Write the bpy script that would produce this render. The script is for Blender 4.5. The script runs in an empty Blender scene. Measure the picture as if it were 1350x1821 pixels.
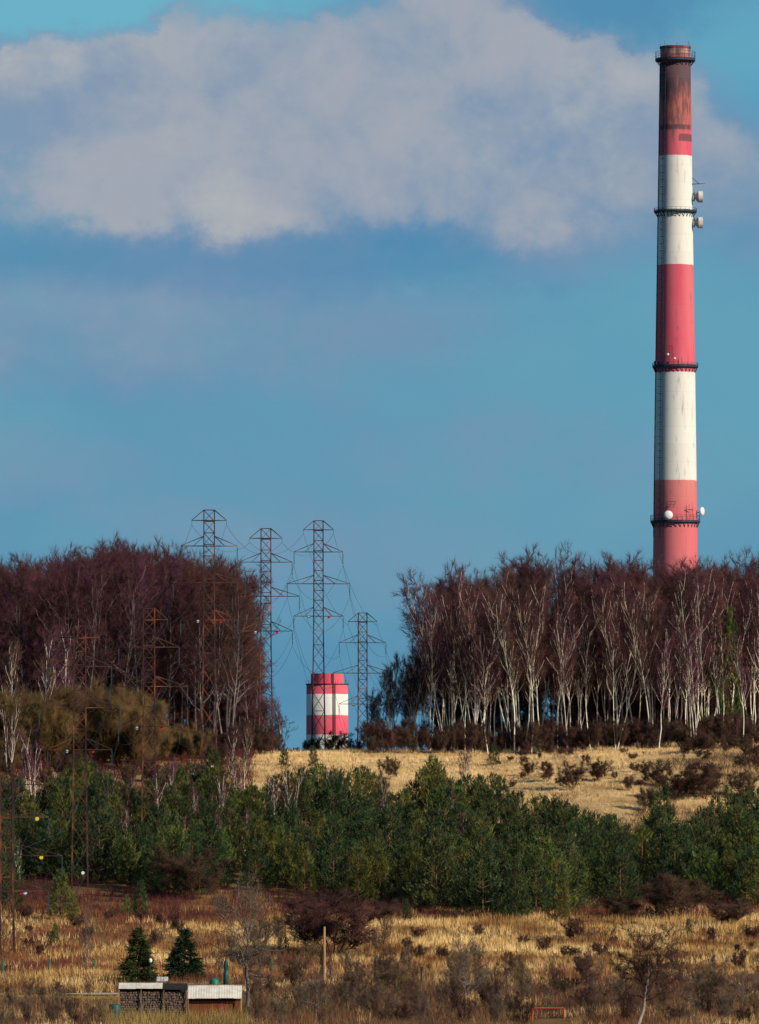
import bpy, math, random
import numpy as np
from math import radians as R, sin, cos, pi

# ------------------------------------------------------------------ camera, sky, sun
F = 13500.0          # focal length in photograph pixels
YH = 1560.0          # photograph row of eye level
S = bpy.context.scene
COL = S.collection
cam_d = bpy.data.cameras.new('camera')
cam = bpy.data.objects.new('camera', cam_d); COL.objects.link(cam)
cam.location = (0, 0, 0); cam.rotation_euler = (pi/2, 0, 0)
cam_d.sensor_fit = 'VERTICAL'; cam_d.sensor_height = 24.0
cam_d.lens = 24.0*F/1821.0
cam_d.shift_y = (YH-910.5)/1821.0
cam_d.clip_start = 1.0; cam_d.clip_end = 60000
S.camera = cam

SUN_AZ, SUN_EL = 56.0, 27.0       # degrees right of straight behind the camera, height
sun_d = bpy.data.lights.new('sun', 'SUN'); sun = bpy.data.objects.new('sun', sun_d); COL.objects.link(sun)
sun_d.energy = 4.6; sun_d.angle = R(0.5); sun_d.color = (1.0, 0.90, 0.76)
sun.rotation_euler = (R(90-SUN_EL), 0, R(SUN_AZ))

S.view_settings.view_transform = 'Standard'; S.view_settings.look = 'None'
S.view_settings.exposure = 0.0; S.view_settings.gamma = 1.0

W = bpy.data.worlds.new('World'); S.world = W; W.use_nodes = True
nt = W.node_tree; nt.nodes.clear()
def N(t, **k):
    n = nt.nodes.new(t)
    for a, v in k.items(): setattr(n, a, v)
    return n
def wm(op, a, b=None, c=None, clamp=False):
    n = N('ShaderNodeMath', operation=op, use_clamp=clamp)
    for i, v in enumerate((a, b, c)):
        if v is None: continue
        if isinstance(v, (int, float)): n.inputs[i].default_value = v
        else: nt.links.new(v, n.inputs[i])
    return n.outputs[0]
def wsmooth(v, a, b, lo=0.0, hi=1.0):
    n = N('ShaderNodeMapRange', interpolation_type='SMOOTHSTEP')
    nt.links.new(v, n.inputs[0])
    for i, q in enumerate((a, b, lo, hi)): n.inputs[i+1].default_value = q
    return n.outputs[0]
def wmix(f, a, b):
    n = N('ShaderNodeMix', data_type='RGBA')
    if isinstance(f, float): n.inputs[0].default_value = f
    else: nt.links.new(f, n.inputs[0])
    for i, v in ((6, a), (7, b)):
        if isinstance(v, tuple): n.inputs[i].default_value = v+(1,)
        else: nt.links.new(v, n.inputs[i])
    return n.outputs[2]
sky = N('ShaderNodeTexSky', sky_type='NISHITA', sun_disc=False, sun_elevation=R(SUN_EL),
        sun_rotation=R(180-SUN_AZ), air_density=1.3, dust_density=0.2, ozone_density=3.0)
tc = N('ShaderNodeTexCoord'); sep = N('ShaderNodeSeparateXYZ'); nt.links.new(tc.outputs['Generated'], sep.inputs[0])
dx, dy, dz = sep.outputs
def wnoise(scale, det, sx=1, sz=1, dist=0.0, off=0.0, rough=.55):
    m = N('ShaderNodeMapping'); nt.links.new(tc.outputs['Generated'], m.inputs[0])
    m.inputs['Scale'].default_value = (sx, 1, sz); m.inputs['Location'].default_value = (off, off*.7, off*1.3)
    n = N('ShaderNodeTexNoise'); nt.links.new(m.outputs[0], n.inputs['Vector'])
    n.inputs['Scale'].default_value = scale; n.inputs['Detail'].default_value = det
    n.inputs['Distortion'].default_value = dist; n.inputs['Roughness'].default_value = rough
    return n.outputs['Fac']
n1 = wnoise(34, 8, 1, 1.3, .15, 3.1, .60)
n2 = wnoise(13, 4, 1, 2.6, .3, 8.4)
n3 = wnoise(95, 7, 1, 1.1, .2, 1.7, .62)
n5 = wnoise(190, 7, 1.0, 1.2, .2, 9.2, .62)
n4 = wnoise(62, 8, 1.0, 1.15, .25, 5.2, .58)
wx = wm('ADD', dx, wm('MULTIPLY', wm('SUBTRACT', n1, .5), .030)); wx = wm('ADD', wx, wm('MULTIPLY', wm('SUBTRACT', n3, .5), .012))
wz = wm('ADD', dz, wm('MULTIPLY', wm('SUBTRACT', n4, .5), .009)); wz = wm('ADD', wz, wm('MULTIPLY', wm('SUBTRACT', n5, .5), .007))
def blob(px, py, rx, ry, edge0=1.0, edge1=0.35):
    a = wm('DIVIDE', wm('SUBTRACT', wx, (px-675)/F), rx/F)
    b = wm('DIVIDE', wm('SUBTRACT', wz, (YH-py)/F), ry/F)
    r2 = wm('ADD', wm('MULTIPLY', a, a), wm('MULTIPLY', b, b))
    return wsmooth(r2, edge0, edge1)
# clouds: a broad bank across the upper part, thinner veils lower down, noise everywhere
cov = None
for bl, w in ((blob(60, 235, 900, 200, 1.6, .0), 1.15), (blob(620, 200, 600, 250, 1.8, .0), .85), (blob(1100, 270, 420, 210, 1.8, .0), .85),
              (blob(820, 10, 260, 190, 1.4, .0), .6), (blob(180, 590, 760, 130, 1.6, .0), .70), (blob(960, 800, 330, 90, 1.5, .0), .55),
              (blob(640, 1000, 330, 110, 1.5, 0), .45), (blob(280, 935, 240, 60, 1.5, 0), .5), (blob(30, 830, 300, 80, 1.5, 0), .5),
              (blob(120, 0, 190, 95, 1.3, .1), -.95), (blob(30, 80, 60, 50, 1.5, 0), -.35), (blob(520, 0, 160, 50, 1.4, .0), -.45), (blob(1150, 0, 230, 75, 1.4, .0), -1.0), (blob(1400, 110, 190, 150, 1.4, .0), -.7)):
    t = wm('MULTIPLY', bl, w); cov = t if cov is None else wm('ADD', cov, t)
mask = wm('ADD', cov, wm('MULTIPLY', wm('SUBTRACT', n1, .5), 1.05))
mask = wm('ADD', mask, wm('MULTIPLY', wm('SUBTRACT', n4, .5), .9))
mask = wm('ADD', mask, wm('MULTIPLY', wm('SUBTRACT', n3, .5), .8))
mask = wsmooth(mask, -.08, 1.35)
g = N('ShaderNodeMixRGB', blend_type='MULTIPLY'); g.inputs[0].default_value = 1
nt.links.new(sky.outputs[0], g.inputs[1]); g.inputs[2].default_value = (.22, .36, .46, 1)
blue = wmix(wsmooth(n2, .36, .62), (.78, 2.65, 4.65), (1.45, 3.70, 5.1))
blue = wmix(wm('MULTIPLY', blob(700, 860, 900, 330, 1.6, .0), .75), blue, (1.30, 3.45, 4.95))
blue = wmix(wm('MULTIPLY', blob(420, 460, 760, 75, 1.6, .0), .8), blue, (.72, 2.55, 4.7))
blue = wmix(wm('MULTIPLY', blob(1150, 0, 230, 80, 1.6, .0), .8), blue, (.70, 2.6, 4.7))
blue = wmix(blob(100, -40, 620, 190, 1.3, .2), blue, (1.6, 4.8, 6.2))
blue = wmix(wm('MULTIPLY', blob(1390, 120, 220, 140, 1.6, .0), .7), blue, (1.2, 4.2, 5.9))
blue = wmix(wm('MULTIPLY', blob(1330, 640, 420, 210, 1.6, .0), .6), blue, (1.15, 3.8, 5.2))
blue = wmix(wsmooth(dz, .14, .60), blue, (.30, .95, 2.3))
blue = wmix(0.85, g.outputs[0], blue)
cl = wmix(wsmooth(n4, .30, .66), (2.15, 3.10, 4.45), (3.85, 4.05, 4.55))
cl = wmix(wm('MULTIPLY', wsmooth(n1, .50, .72), .7), cl, (5.1, 5.05, 4.95))
cl = wmix(wm('MULTIPLY', wsmooth(n3, .45, .75), .3), cl, (3.1, 3.6, 4.6))
cl = wmix(wsmooth(cov, 1.15, .45), cl, (2.0, 2.85, 4.35))
cl = wmix(wsmooth(dz, .14, .60), cl, (1.6, 1.9, 2.5))
final = wmix(wm('MULTIPLY', mask, .93), blue, cl)
bg = N('ShaderNodeBackground'); bg.inputs[1].default_value = 0.10
nt.links.new(final, bg.inputs[0])
wo = N('ShaderNodeOutputWorld'); nt.links.new(bg.outputs[0], wo.inputs[0])
try:
    W.cycles.sampling_method = 'MANUAL'; W.cycles.sample_map_resolution = 1024
except Exception: pass

# ------------------------------------------------------------------ materials
def material(name, c1, c2=None, scale=1.0, rough=.85, c3=None, metal=0, spec=.25, rnd=0.0, stretch=(1,1,1), bump=0, trans=0.0, coords='Object', pos=(.35, .65)):
    m = bpy.data.materials.new(name); m.use_nodes = True
    t = m.node_tree; b = t.nodes['Principled BSDF']
    b.inputs['Roughness'].default_value = rough; b.inputs['Metallic'].default_value = metal
    b.inputs['Specular IOR Level'].default_value = spec
    if c2 is None: c2 = tuple(x*.8 for x in c1)
    tc = t.nodes.new('ShaderNodeTexCoord'); mp = t.nodes.new('ShaderNodeMapping'); mp.inputs['Scale'].default_value = stretch
    if coords == 'World':
        ge = t.nodes.new('ShaderNodeNewGeometry'); t.links.new(ge.outputs['Position'], mp.inputs[0])
    else: t.links.new(tc.outputs[coords], mp.inputs[0])
    no = t.nodes.new('ShaderNodeTexNoise'); no.inputs['Scale'].default_value = scale; no.inputs['Detail'].default_value = 6
    t.links.new(mp.outputs[0], no.inputs['Vector'])
    cr = t.nodes.new('ShaderNodeValToRGB'); e = cr.color_ramp.elements
    e[0].position = pos[0]; e[0].color = c1+(1,); e[1].position = pos[1]; e[1].color = c2+(1,)
    if c3: x = e.new(.5*(pos[0]+pos[1])); x.color = c3+(1,)
    t.links.new(no.outputs['Fac'], cr.inputs[0]); out = cr.outputs[0]
    if rnd:
        oi = t.nodes.new('ShaderNodeObjectInfo'); hs = t.nodes.new('ShaderNodeHueSaturation')
        mr = t.nodes.new('ShaderNodeMapRange'); t.links.new(oi.outputs['Random'], mr.inputs[0])
        mr.inputs[3].default_value = .5-rnd*.16; mr.inputs[4].default_value = .5+rnd*.16
        mv = t.nodes.new('ShaderNodeMath'); mv.operation = 'MULTIPLY_ADD'; mv.inputs[1].default_value = -rnd*1.6; mv.inputs[2].default_value = 1+rnd*.8
        fr = t.nodes.new('ShaderNodeMath'); fr.operation = 'FRACT'; f2 = t.nodes.new('ShaderNodeMath'); f2.operation = 'MULTIPLY'; f2.inputs[1].default_value = 7.31
        t.links.new(oi.outputs['Random'], f2.inputs[0]); t.links.new(f2.outputs[0], fr.inputs[0]); t.links.new(fr.outputs[0], mv.inputs[0])
        t.links.new(mr.outputs[0], hs.inputs['Hue']); t.links.new(mv.outputs[0], hs.inputs['Value']); t.links.new(out, hs.inputs['Color']); out = hs.outputs[0]
    t.links.new(out, b.inputs['Base Color'])
    if bump:
        bp = t.nodes.new('ShaderNodeBump'); bp.inputs['Distance'].default_value = bump
        t.links.new(no.outputs['Fac'], bp.inputs['Height']); t.links.new(bp.outputs[0], b.inputs['Normal'])
    return m
M = {}
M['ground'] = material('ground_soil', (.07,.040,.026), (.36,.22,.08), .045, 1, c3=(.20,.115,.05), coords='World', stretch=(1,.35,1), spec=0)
M['grass'] = material('dry_grass_blades', (.22,.085,.030), (.92,.63,.27), .10, .8, c3=(.60,.355,.125), coords='World', stretch=(1,.4,1), spec=.1, pos=(.38,.60))
M['meadow'] = material('meadow_grass_blades', (.50,.30,.12), (.88,.62,.29), .13, .8, c3=(.76,.51,.22), coords='World', stretch=(1,.5,1), spec=.1, pos=(.33,.56))
M['scrub'] = material('russet_scrub_stems', (.15,.042,.032), (.36,.15,.055), .16, .9, c3=(.22,.075,.042), coords='World', spec=.1)
M['brown_scrub'] = material('brown_scrub_stems', (.065,.035,.026), (.21,.12,.065), .2, .9, c3=(.12,.068,.044), coords='World', spec=.1)
M['maroon'] = material('maroon_scrub_stems', (.055,.013,.018), (.125,.034,.034), .3, .9, coords='World', spec=.1)
M['olive_weeds'] = material('olive_weed_stems', (.17,.11,.035), (.42,.28,.095), .3, .9, coords='World', spec=.1)
M['bark_dark'] = material('dark_bark', (.040,.028,.032), (.13,.095,.09), 2.5, .95, stretch=(1,1,.25), rnd=.2)
M['bark_grey'] = material('grey_bark', (.10,.08,.08), (.26,.21,.19), 2.5, .95, stretch=(1,1,.25), rnd=.15)
M['bark_birch'] = material('white_birch_bark', (.14,.10,.08), (.90,.80,.64), 1.3, .8, stretch=(1,1,.5), pos=(.27,.43), rnd=.22)
M['bark_pine'] = material('orange_pine_bark', (.10,.05,.03), (.24,.11,.05), 2.5, .95, stretch=(1,1,.3))
M['twig_purple'] = material('purple_twigs', (.052,.019,.025), (.115,.043,.040), .25, .9, spec=.1, rnd=.3)
M['twig_birch'] = material('birch_twigs', (.070,.026,.030), (.145,.060,.052), .3, .9, spec=.1, rnd=.3)
M['twig_willow'] = material('willow_twigs', (.080,.046,.022), (.165,.100,.038), .35, .9, spec=.1, rnd=.08)
M['twig_brown'] = material('brown_twigs', (.055,.029,.022), (.115,.062,.042), .5, .9, spec=.1, rnd=.16)
M['twig_grey'] = material('grey_twigs', (.085,.058,.042), (.20,.145,.10), .5, .9, spec=.1, rnd=.15)
M['twig_tan'] = material('tan_twigs', (.13,.075,.040), (.25,.155,.085), .5, .9, spec=.1, rnd=.2)
M['bark_pale'] = material('pale_bark', (.26,.20,.15), (.50,.41,.32), 2, .9, stretch=(1,1,.25))
M['spruce_warm'] = material('warm_spruce_needles', (.018,.034,.012), (.085,.105,.026), .9, .7, spec=.2, rnd=.1)
M['pine'] = material('pine_needles', (.011,.026,.011), (.265,.275,.050), .8, .7, c3=(.072,.102,.029), spec=.2, rnd=.28, pos=(.30,.65))  # needle-age mottle, pushed further to paint in lit shoots and shaded hollows
M['pine_dark'] = material('dark_pine_needles', (.009,.023,.014), (.145,.180,.050), .8, .7, c3=(.040,.068,.028), spec=.2, rnd=.26, pos=(.30,.65))  # darker pine type, with the same lit-and-shaded contrast put into its colour
M['spruce'] = material('spruce_needles', (.014,.042,.024), (.040,.085,.030), .7, .7, spec=.2, rnd=.1)
M['rust'] = material('rusty_steel', (.020,.012,.015), (.25,.075,.034), .35, .7, c3=(.055,.023,.019), rnd=.1)
M['wire'] = material('conductor_wire', (.018,.024,.03), (.03,.035,.04), 1, .6)
M['glass_ins'] = material('insulator_glass', (.04,.07,.08), (.08,.11,.12), 2, .3)
M['dark_steel'] = material('dark_platform_steel', (.012,.028,.050), (.04,.055,.075), 1, .6)
M['white_paint'] = material('white_paint', (.80,.78,.72), (.86,.84,.80), 2, .5)
M['red_paint'] = material('red_sign_paint', (.55,.01,.02), (.65,.02,.03), 2, .5)
M['yellow_paint'] = material('yellow_sign_paint', (.80,.55,.02), (.85,.60,.03), 2, .5)
M['orange_paint'] = material('orange_sign_paint', (.75,.28,.03), (.8,.32,.03), 2, .5)
M['blue_paint'] = material('pale_blue_paint', (.45,.60,.80), (.5,.65,.85), 2, .5)
M['dish'] = material('dish_shell', (.62,.56,.50), (.80,.77,.72), .6, .5)
M['dish_back'] = material('dish_back', (.10,.10,.13), (.30,.22,.20), .6, .6)
M['green'] = material('green_paint', (.01,.14,.08), (.02,.20,.11), 3, .5)
M['teal'] = material('dark_teal_plastic', (.008,.07,.065), (.015,.10,.085), 3, .5)
M['roof_white'] = material('weathered_white_sheet', (.62,.56,.45), (.80,.75,.64), 1.4, .6)
M['plank'] = material('red_brown_planks', (.11,.028,.012), (.25,.078,.028), 3, .85, stretch=(1,1,.2), rnd=.12)
M['timber'] = material('old_timber', (.14,.085,.055), (.30,.19,.11), 3, .9, stretch=(1,1,.15), rnd=.1)
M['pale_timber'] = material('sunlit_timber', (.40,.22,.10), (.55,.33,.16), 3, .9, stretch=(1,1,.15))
M['log'] = material('cut_log_ends', (.04,.026,.022), (.26,.175,.13), 5, .9)
M['dark_void'] = material('dark_board_and_gap', (.018,.014,.014), (.03,.025,.022), 3, .9)  # dark felt and back boards, also the shade in the shed's eave gap
M['path'] = material('pale_track', (.42,.33,.22), (.60,.50,.36), .5, 1, coords='World', spec=0)
M['red_frame'] = material('red_frame_paint', (.50,.06,.03), (.60,.10,.04), 3, .6)

_t = M['ground'].node_tree; _b = _t.nodes['Principled BSDF']; _src = _b.inputs['Base Color'].links[0].from_socket
_g = _t.nodes.new('ShaderNodeNewGeometry'); _s = _t.nodes.new('ShaderNodeSeparateXYZ'); _t.links.new(_g.outputs['Position'], _s.inputs[0])
_r = _t.nodes.new('ShaderNodeMapRange'); _t.links.new(_s.outputs[1], _r.inputs[0]); _r.inputs[1].default_value = 1085; _r.inputs[2].default_value = 1125
_n = _t.nodes.new('ShaderNodeTexNoise'); _n.inputs['Scale'].default_value = .12; _n.inputs['Detail'].default_value = 8; _t.links.new(_g.outputs['Position'], _n.inputs['Vector'])
_c = _t.nodes.new('ShaderNodeValToRGB'); _t.links.new(_n.outputs['Fac'], _c.inputs[0]); _c.color_ramp.elements[0].position = .35; _c.color_ramp.elements[0].color = (.34,.20,.09,1); _c.color_ramp.elements[1].position = .6; _c.color_ramp.elements[1].color = (.70,.48,.22,1)
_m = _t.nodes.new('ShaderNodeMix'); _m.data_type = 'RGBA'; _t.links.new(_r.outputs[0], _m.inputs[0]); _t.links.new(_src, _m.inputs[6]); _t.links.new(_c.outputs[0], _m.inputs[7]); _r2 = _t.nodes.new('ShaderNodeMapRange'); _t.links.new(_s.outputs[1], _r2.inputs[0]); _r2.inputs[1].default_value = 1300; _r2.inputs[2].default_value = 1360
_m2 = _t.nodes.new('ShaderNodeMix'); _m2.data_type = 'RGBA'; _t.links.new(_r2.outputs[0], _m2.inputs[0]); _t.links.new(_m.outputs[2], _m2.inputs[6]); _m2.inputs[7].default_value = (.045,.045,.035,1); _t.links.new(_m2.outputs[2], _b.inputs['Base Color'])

def band_material(name, bands, soot_from=None, faded=None, red=(.72,.080,.138), white=(.82,.77,.68)):
    """Paint bands by height up the shaft; soot, rust and streaks from the chimney's own weathering."""
    m = bpy.data.materials.new(name); m.use_nodes = True; t = m.node_tree; b = t.nodes['Principled BSDF']
    b.inputs['Roughness'].default_value = .75; b.inputs['Specular IOR Level'].default_value = .15
    def nd(k, **kw):
        n = t.nodes.new(k)
        for a, v in kw.items(): setattr(n, a, v)
        return n
    L = t.links.new
    tc = nd('ShaderNodeTexCoord'); sp = nd('ShaderNodeSeparateXYZ'); L(tc.outputs['Object'], sp.inputs[0]); z = sp.outputs[2]
    wob = nd('ShaderNodeTexNoise'); wob.inputs['Scale'].default_value = .5; wob.inputs['Detail'].default_value = 4; L(tc.outputs['Object'], wob.inputs['Vector'])
    def math(op, a, bb=None, clamp=False):
        n = nd('ShaderNodeMath', operation=op, use_clamp=clamp)
        for i, v in enumerate((a, bb)):
            if v is None: continue
            if isinstance(v, (int, float)): n.inputs[i].default_value = v
            else: L(v, n.inputs[i])
        return n.outputs[0]
    def sm(v, a, bb, lo=0, hi=1):
        n = nd('ShaderNodeMapRange', interpolation_type='SMOOTHSTEP'); L(v, n.inputs[0])
        for i, q in enumerate((a, bb, lo, hi)): n.inputs[i+1].default_value = q
        return n.outputs[0]
    def mix(f, a, bb):
        n = nd('ShaderNodeMix', data_type='RGBA')
        if isinstance(f, (int, float)): n.inputs[0].default_value = f
        else: L(f, n.inputs[0])
        for i, v in ((6, a), (7, bb)):
            if isinstance(v, tuple): n.inputs[i].default_value = v+(1,)
            else: L(v, n.inputs[i])
        return n.outputs[2]
    zz = math('ADD', z, math('MULTIPLY', math('SUBTRACT', wob.outputs['Fac'], .5), .35))
    redc = red
    rn = nd('ShaderNodeTexNoise'); rn.inputs['Scale'].default_value = .12; rn.inputs['Detail'].default_value = 5
    mp = nd('ShaderNodeMapping'); mp.inputs['Scale'].default_value = (1.6, 1.6, .25); L(tc.outputs['Object'], mp.inputs[0]); L(mp.outputs[0], rn.inputs['Vector'])
    rr = mix(sm(rn.outputs['Fac'], .38, .68), red, (red[0]*.98, red[1]*1.9, red[2]*1.25))
    if faded:
        f = math('MULTIPLY', sm(z, faded[0]-14, faded[0]+2), .75)
        f = math('MULTIPLY', math('MAXIMUM', f, math('MULTIPLY', sm(z, faded[0]-25, faded[0]-24), .38)), sm(z, faded[1]+.1, faded[1]))
        rr = mix(f, rr, (.68,.25,.205))
    col = rr
    for z0, z1 in bands:      # white bands
        f = math('MULTIPLY', sm(zz, z0-.08, z0+.08), sm(zz, z1+.08, z1-.08))
        col = mix(f, col, white)
    st = nd('ShaderNodeTexNoise'); st.inputs['Scale'].default_value = .55; st.inputs['Detail'].default_value = 7; st.inputs['Roughness'].default_value = .65
    m2 = nd('ShaderNodeMapping'); m2.inputs['Scale'].default_value = (1.6, 1.6, .28); L(tc.outputs['Object'], m2.inputs[0]); L(m2.outputs[0], st.inputs['Vector'])
    if soot_from:
        lo, hi, rs, ring_z, wh = soot_from       # soot begins / is full, rust begins, ring, patch
        n_ = math('SUBTRACT', st.outputs['Fac'], .5)
        rust = math('ADD', sm(z, rs, rs+11), math('MULTIPLY', n_, 1.6))
        col = mix(math('MULTIPLY', sm(rust, .25, .85), .8), col, (.40,.135,.095))
        dirt = math('MULTIPLY', sm(z, rs+2, rs+9), sm(st.outputs['Fac'], .45, .62))
        col = mix(math('MULTIPLY', dirt, .8), col, (.17,.075,.07))
        a = math('ADD', sm(z, lo, hi), math('MULTIPLY', n_, 2.6))
        col = mix(math('MULTIPLY', sm(a, .10, .95), .94), col, (.082,.047,.060))
        ring = math('MULTIPLY', sm(z, ring_z-.9, ring_z-.4), sm(z, ring_z+.9, ring_z+.4))
        col = mix(math('MULTIPLY', ring, sm(st.outputs['Fac'], .35, .55)), col, (.12,.055,.065))
        pt = math('MULTIPLY', sm(zz, wh[0], wh[0]+.3), sm(zz, wh[1]+.3, wh[1]))
        pt = math('MULTIPLY', pt, sm(math('ADD', sp.outputs[0], math('MULTIPLY', wob.outputs['Fac'], 1.0)), wh[2], wh[2]+.7))
        pt = math('MULTIPLY', pt, sm(st.outputs['Fac'], .30, .50))
        col = mix(math('MULTIPLY', pt, .85), col, (.10,.050,.055))
    streak = math('MULTIPLY', sm(st.outputs['Fac'], .50, .78), .13)
    col = mix(streak, col, (.26,.20,.17))
    fr = math('FRACT', math('DIVIDE', z, 4.6)); jn = math('MULTIPLY', sm(fr, .055, .0), .14)      # pour joints
    col = mix(jn, col, (.22,.14,.13))
    lift = nd('ShaderNodeTexWhiteNoise', noise_dimensions='1D'); L(math('FLOOR', math('DIVIDE', z, 4.6)), lift.inputs['W'])
    col = mix(math('MULTIPLY', lift.outputs['Value'], .10), col, (.30,.20,.19))
    L(col, b.inputs['Base Color'])
    return m

# ------------------------------------------------------------------ mesh helpers
def mesh_np(name, V, F, k, mat=None, smooth=False):
    me = bpy.data.meshes.new(name); n = len(V); f = len(F)
    me.vertices.add(n); me.vertices.foreach_set('co', np.asarray(V, np.float32).ravel())
    me.loops.add(f*k); me.loops.foreach_set('vertex_index', np.asarray(F, np.int32).ravel())
    me.polygons.add(f); me.polygons.foreach_set('loop_start', np.arange(0, f*k, k, dtype=np.int32))
    me.polygons.foreach_set('loop_total', np.full(f, k, np.int32))
    if smooth: me.polygons.foreach_set('use_smooth', np.ones(f, bool))
    me.update(calc_edges=True); me.validate()
    if mat: me.materials.append(mat)
    return me
def frames(D):
    D = D/np.maximum(np.linalg.norm(D, axis=1, keepdims=True), 1e-9)
    up = np.where(np.abs(D[:, 2:3]) < .9, np.array([[0, 0, 1.]]), np.array([[1., 0, 0]]))
    A = np.cross(D, up); A /= np.linalg.norm(A, axis=1, keepdims=True)
    return A, np.cross(D, A)
def tubes(P0, P1, R0, R1, n=4):
    P0 = np.asarray(P0, float).reshape(-1, 3); P1 = np.asarray(P1, float).reshape(-1, 3)
    m = len(P0); R0 = np.broadcast_to(np.asarray(R0, float), (m,)); R1 = np.broadcast_to(np.asarray(R1, float), (m,))
    A, B = frames(P1-P0)
    an = np.arange(n)*2*pi/n + pi/n
    ring = A[:, None, :]*np.cos(an)[None, :, None] + B[:, None, :]*np.sin(an)[None, :, None]
    V = np.concatenate([P0[:, None]+ring*R0[:, None, None], P1[:, None]+ring*R1[:, None, None]], 1).reshape(-1, 3)
    base = (np.arange(m)*2*n)[:, None]; i = np.arange(n); j = (i+1) % n
    Fq = np.stack([base+i, base+j, base+n+j, base+n+i], -1).reshape(-1, 4)
    return V, Fq
def spikes(P0, P1, R0, n=3):
    A, B = frames(P1-P0); m = len(P0); an = np.arange(n)*2*pi/n
    ring = A[:, None, :]*np.cos(an)[None, :, None] + B[:, None, :]*np.sin(an)[None, :, None]
    R0 = np.broadcast_to(np.asarray(R0, float), (m,))
    V = np.concatenate([P0[:, None]+ring*R0[:, None, None], P1[:, None]], 1).reshape(-1, 3)
    base = (np.arange(m)*(n+1))[:, None]; i = np.arange(n); j = (i+1) % n
    return V, np.stack([base+i, base+j, np.broadcast_to(base+n, (m, n))], -1).reshape(-1, 3)
def blades(P0, P1, Wd, rng):
    """single triangles from P0 to P1, random facing"""
    A, B = frames(P1-P0); a = rng.uniform(0, pi, len(P0))[:, None]
    W_ = (A*np.cos(a)+B*np.sin(a))*np.broadcast_to(np.asarray(Wd, float), (len(P0),))[:, None]*.5
    V = np.stack([P0-W_, P0+W_, P1], 1).reshape(-1, 3)
    return V, np.arange(len(V)).reshape(-1, 3)
class MB:
    """collects boxes, bars, lathes; links them as ONE mesh"""
    def __init__(s): s.v = []; s.f = []
    def add(s, V, Fc):
        o = len(s.v); s.v += [tuple(map(float, p)) for p in V]; s.f += [tuple(int(i)+o for i in q) for q in Fc]; return s
    def box(s, c, d, rz=0):
        hx, hy, hz = (q/2 for q in d); P = []
        for z in (-hz, hz):
            for x, y in ((-hx, -hy), (hx, -hy), (hx, hy), (-hx, hy)):
                P.append((c[0]+x*cos(rz)-y*sin(rz), c[1]+x*sin(rz)+y*cos(rz), c[2]+z))
        return s.add(P, [(3,2,1,0), (4,5,6,7), (0,1,5,4), (1,2,6,5), (2,3,7,6), (3,0,4,7)])
    def bar(s, a, b, r, r2=None, n=4):
        V, Fq = tubes([a], [b], r, r if r2 is None else r2, n)
        return s.add(V, [tuple(q) for q in Fq]+[tuple(range(n-1, -1, -1)), tuple(range(n, 2*n))])
    def lathe(s, prof, n=24, c=(0, 0, 0), axis='z', cap=True):
        P = []
        for r, h in prof:
            for k in range(n):
                a = 2*pi*k/n
                q = (r*cos(a), r*sin(a), h) if axis == 'z' else ((h, r*cos(a), r*sin(a)) if axis == 'x' else (r*cos(a), h, r*sin(a)))
                P.append((c[0]+q[0], c[1]+q[1], c[2]+q[2]))
        Fc = [(i*n+k, i*n+(k+1) % n, (i+1)*n+(k+1) % n, (i+1)*n+k) for i in range(len(prof)-1) for k in range(n)]
        if cap: Fc += [tuple(range(n-1, -1, -1)), tuple((len(prof)-1)*n+k for k in range(n))]
        return s.add(P, Fc)
    def mesh(s, name, mat, smooth=False):
        me = bpy.data.meshes.new(name); me.from_pydata(s.v, [], s.f); me.update()
        if smooth:
            for p in me.polygons: p.use_smooth = True
        if mat: me.materials.append(mat)
        return me
    def build(s, name, mat, parent=None, loc=(0, 0, 0), smooth=False):
        return put(name, s.mesh(name, mat, smooth), parent, loc)
def put(name, me, parent=None, loc=(0, 0, 0), rot=None):
    o = bpy.data.objects.new(name, me); COL.objects.link(o); o.location = loc
    if rot: o.rotation_euler = rot
    if parent: o.parent = parent
    return o
def tag(o, label=None, cat=None, group=None, kind=None):
    if label: o['label'] = label
    if cat: o['category'] = cat
    if group: o['group'] = group
    if kind: o['kind'] = kind
    return o
def empty(name, loc, rz=0, sc=1.0):
    o = bpy.data.objects.new(name, None); COL.objects.link(o); o.location = loc; o.rotation_euler = (0, 0, rz)
    o.scale = (sc, sc, sc) if isinstance(sc, (int, float)) else sc; o.empty_display_size = .5
    return o

# value noise for laying out terrain and vegetation
_rng = np.random.default_rng(5); _tab = _rng.random((256, 256))
def vnoise(x, y, s):
    x = np.asarray(x, float)/s+100; y = np.asarray(y, float)/s+100
    i = np.floor(x).astype(int); j = np.floor(y).astype(int); fx = x-i; fy = y-j
    fx = fx*fx*(3-2*fx); fy = fy*fy*(3-2*fy); T = lambda a, b: _tab[a % 256, b % 256]
    return (T(i, j)*(1-fx)+T(i+1, j)*fx)*(1-fy)+(T(i, j+1)*(1-fx)+T(i+1, j+1)*fx)*fy

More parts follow.
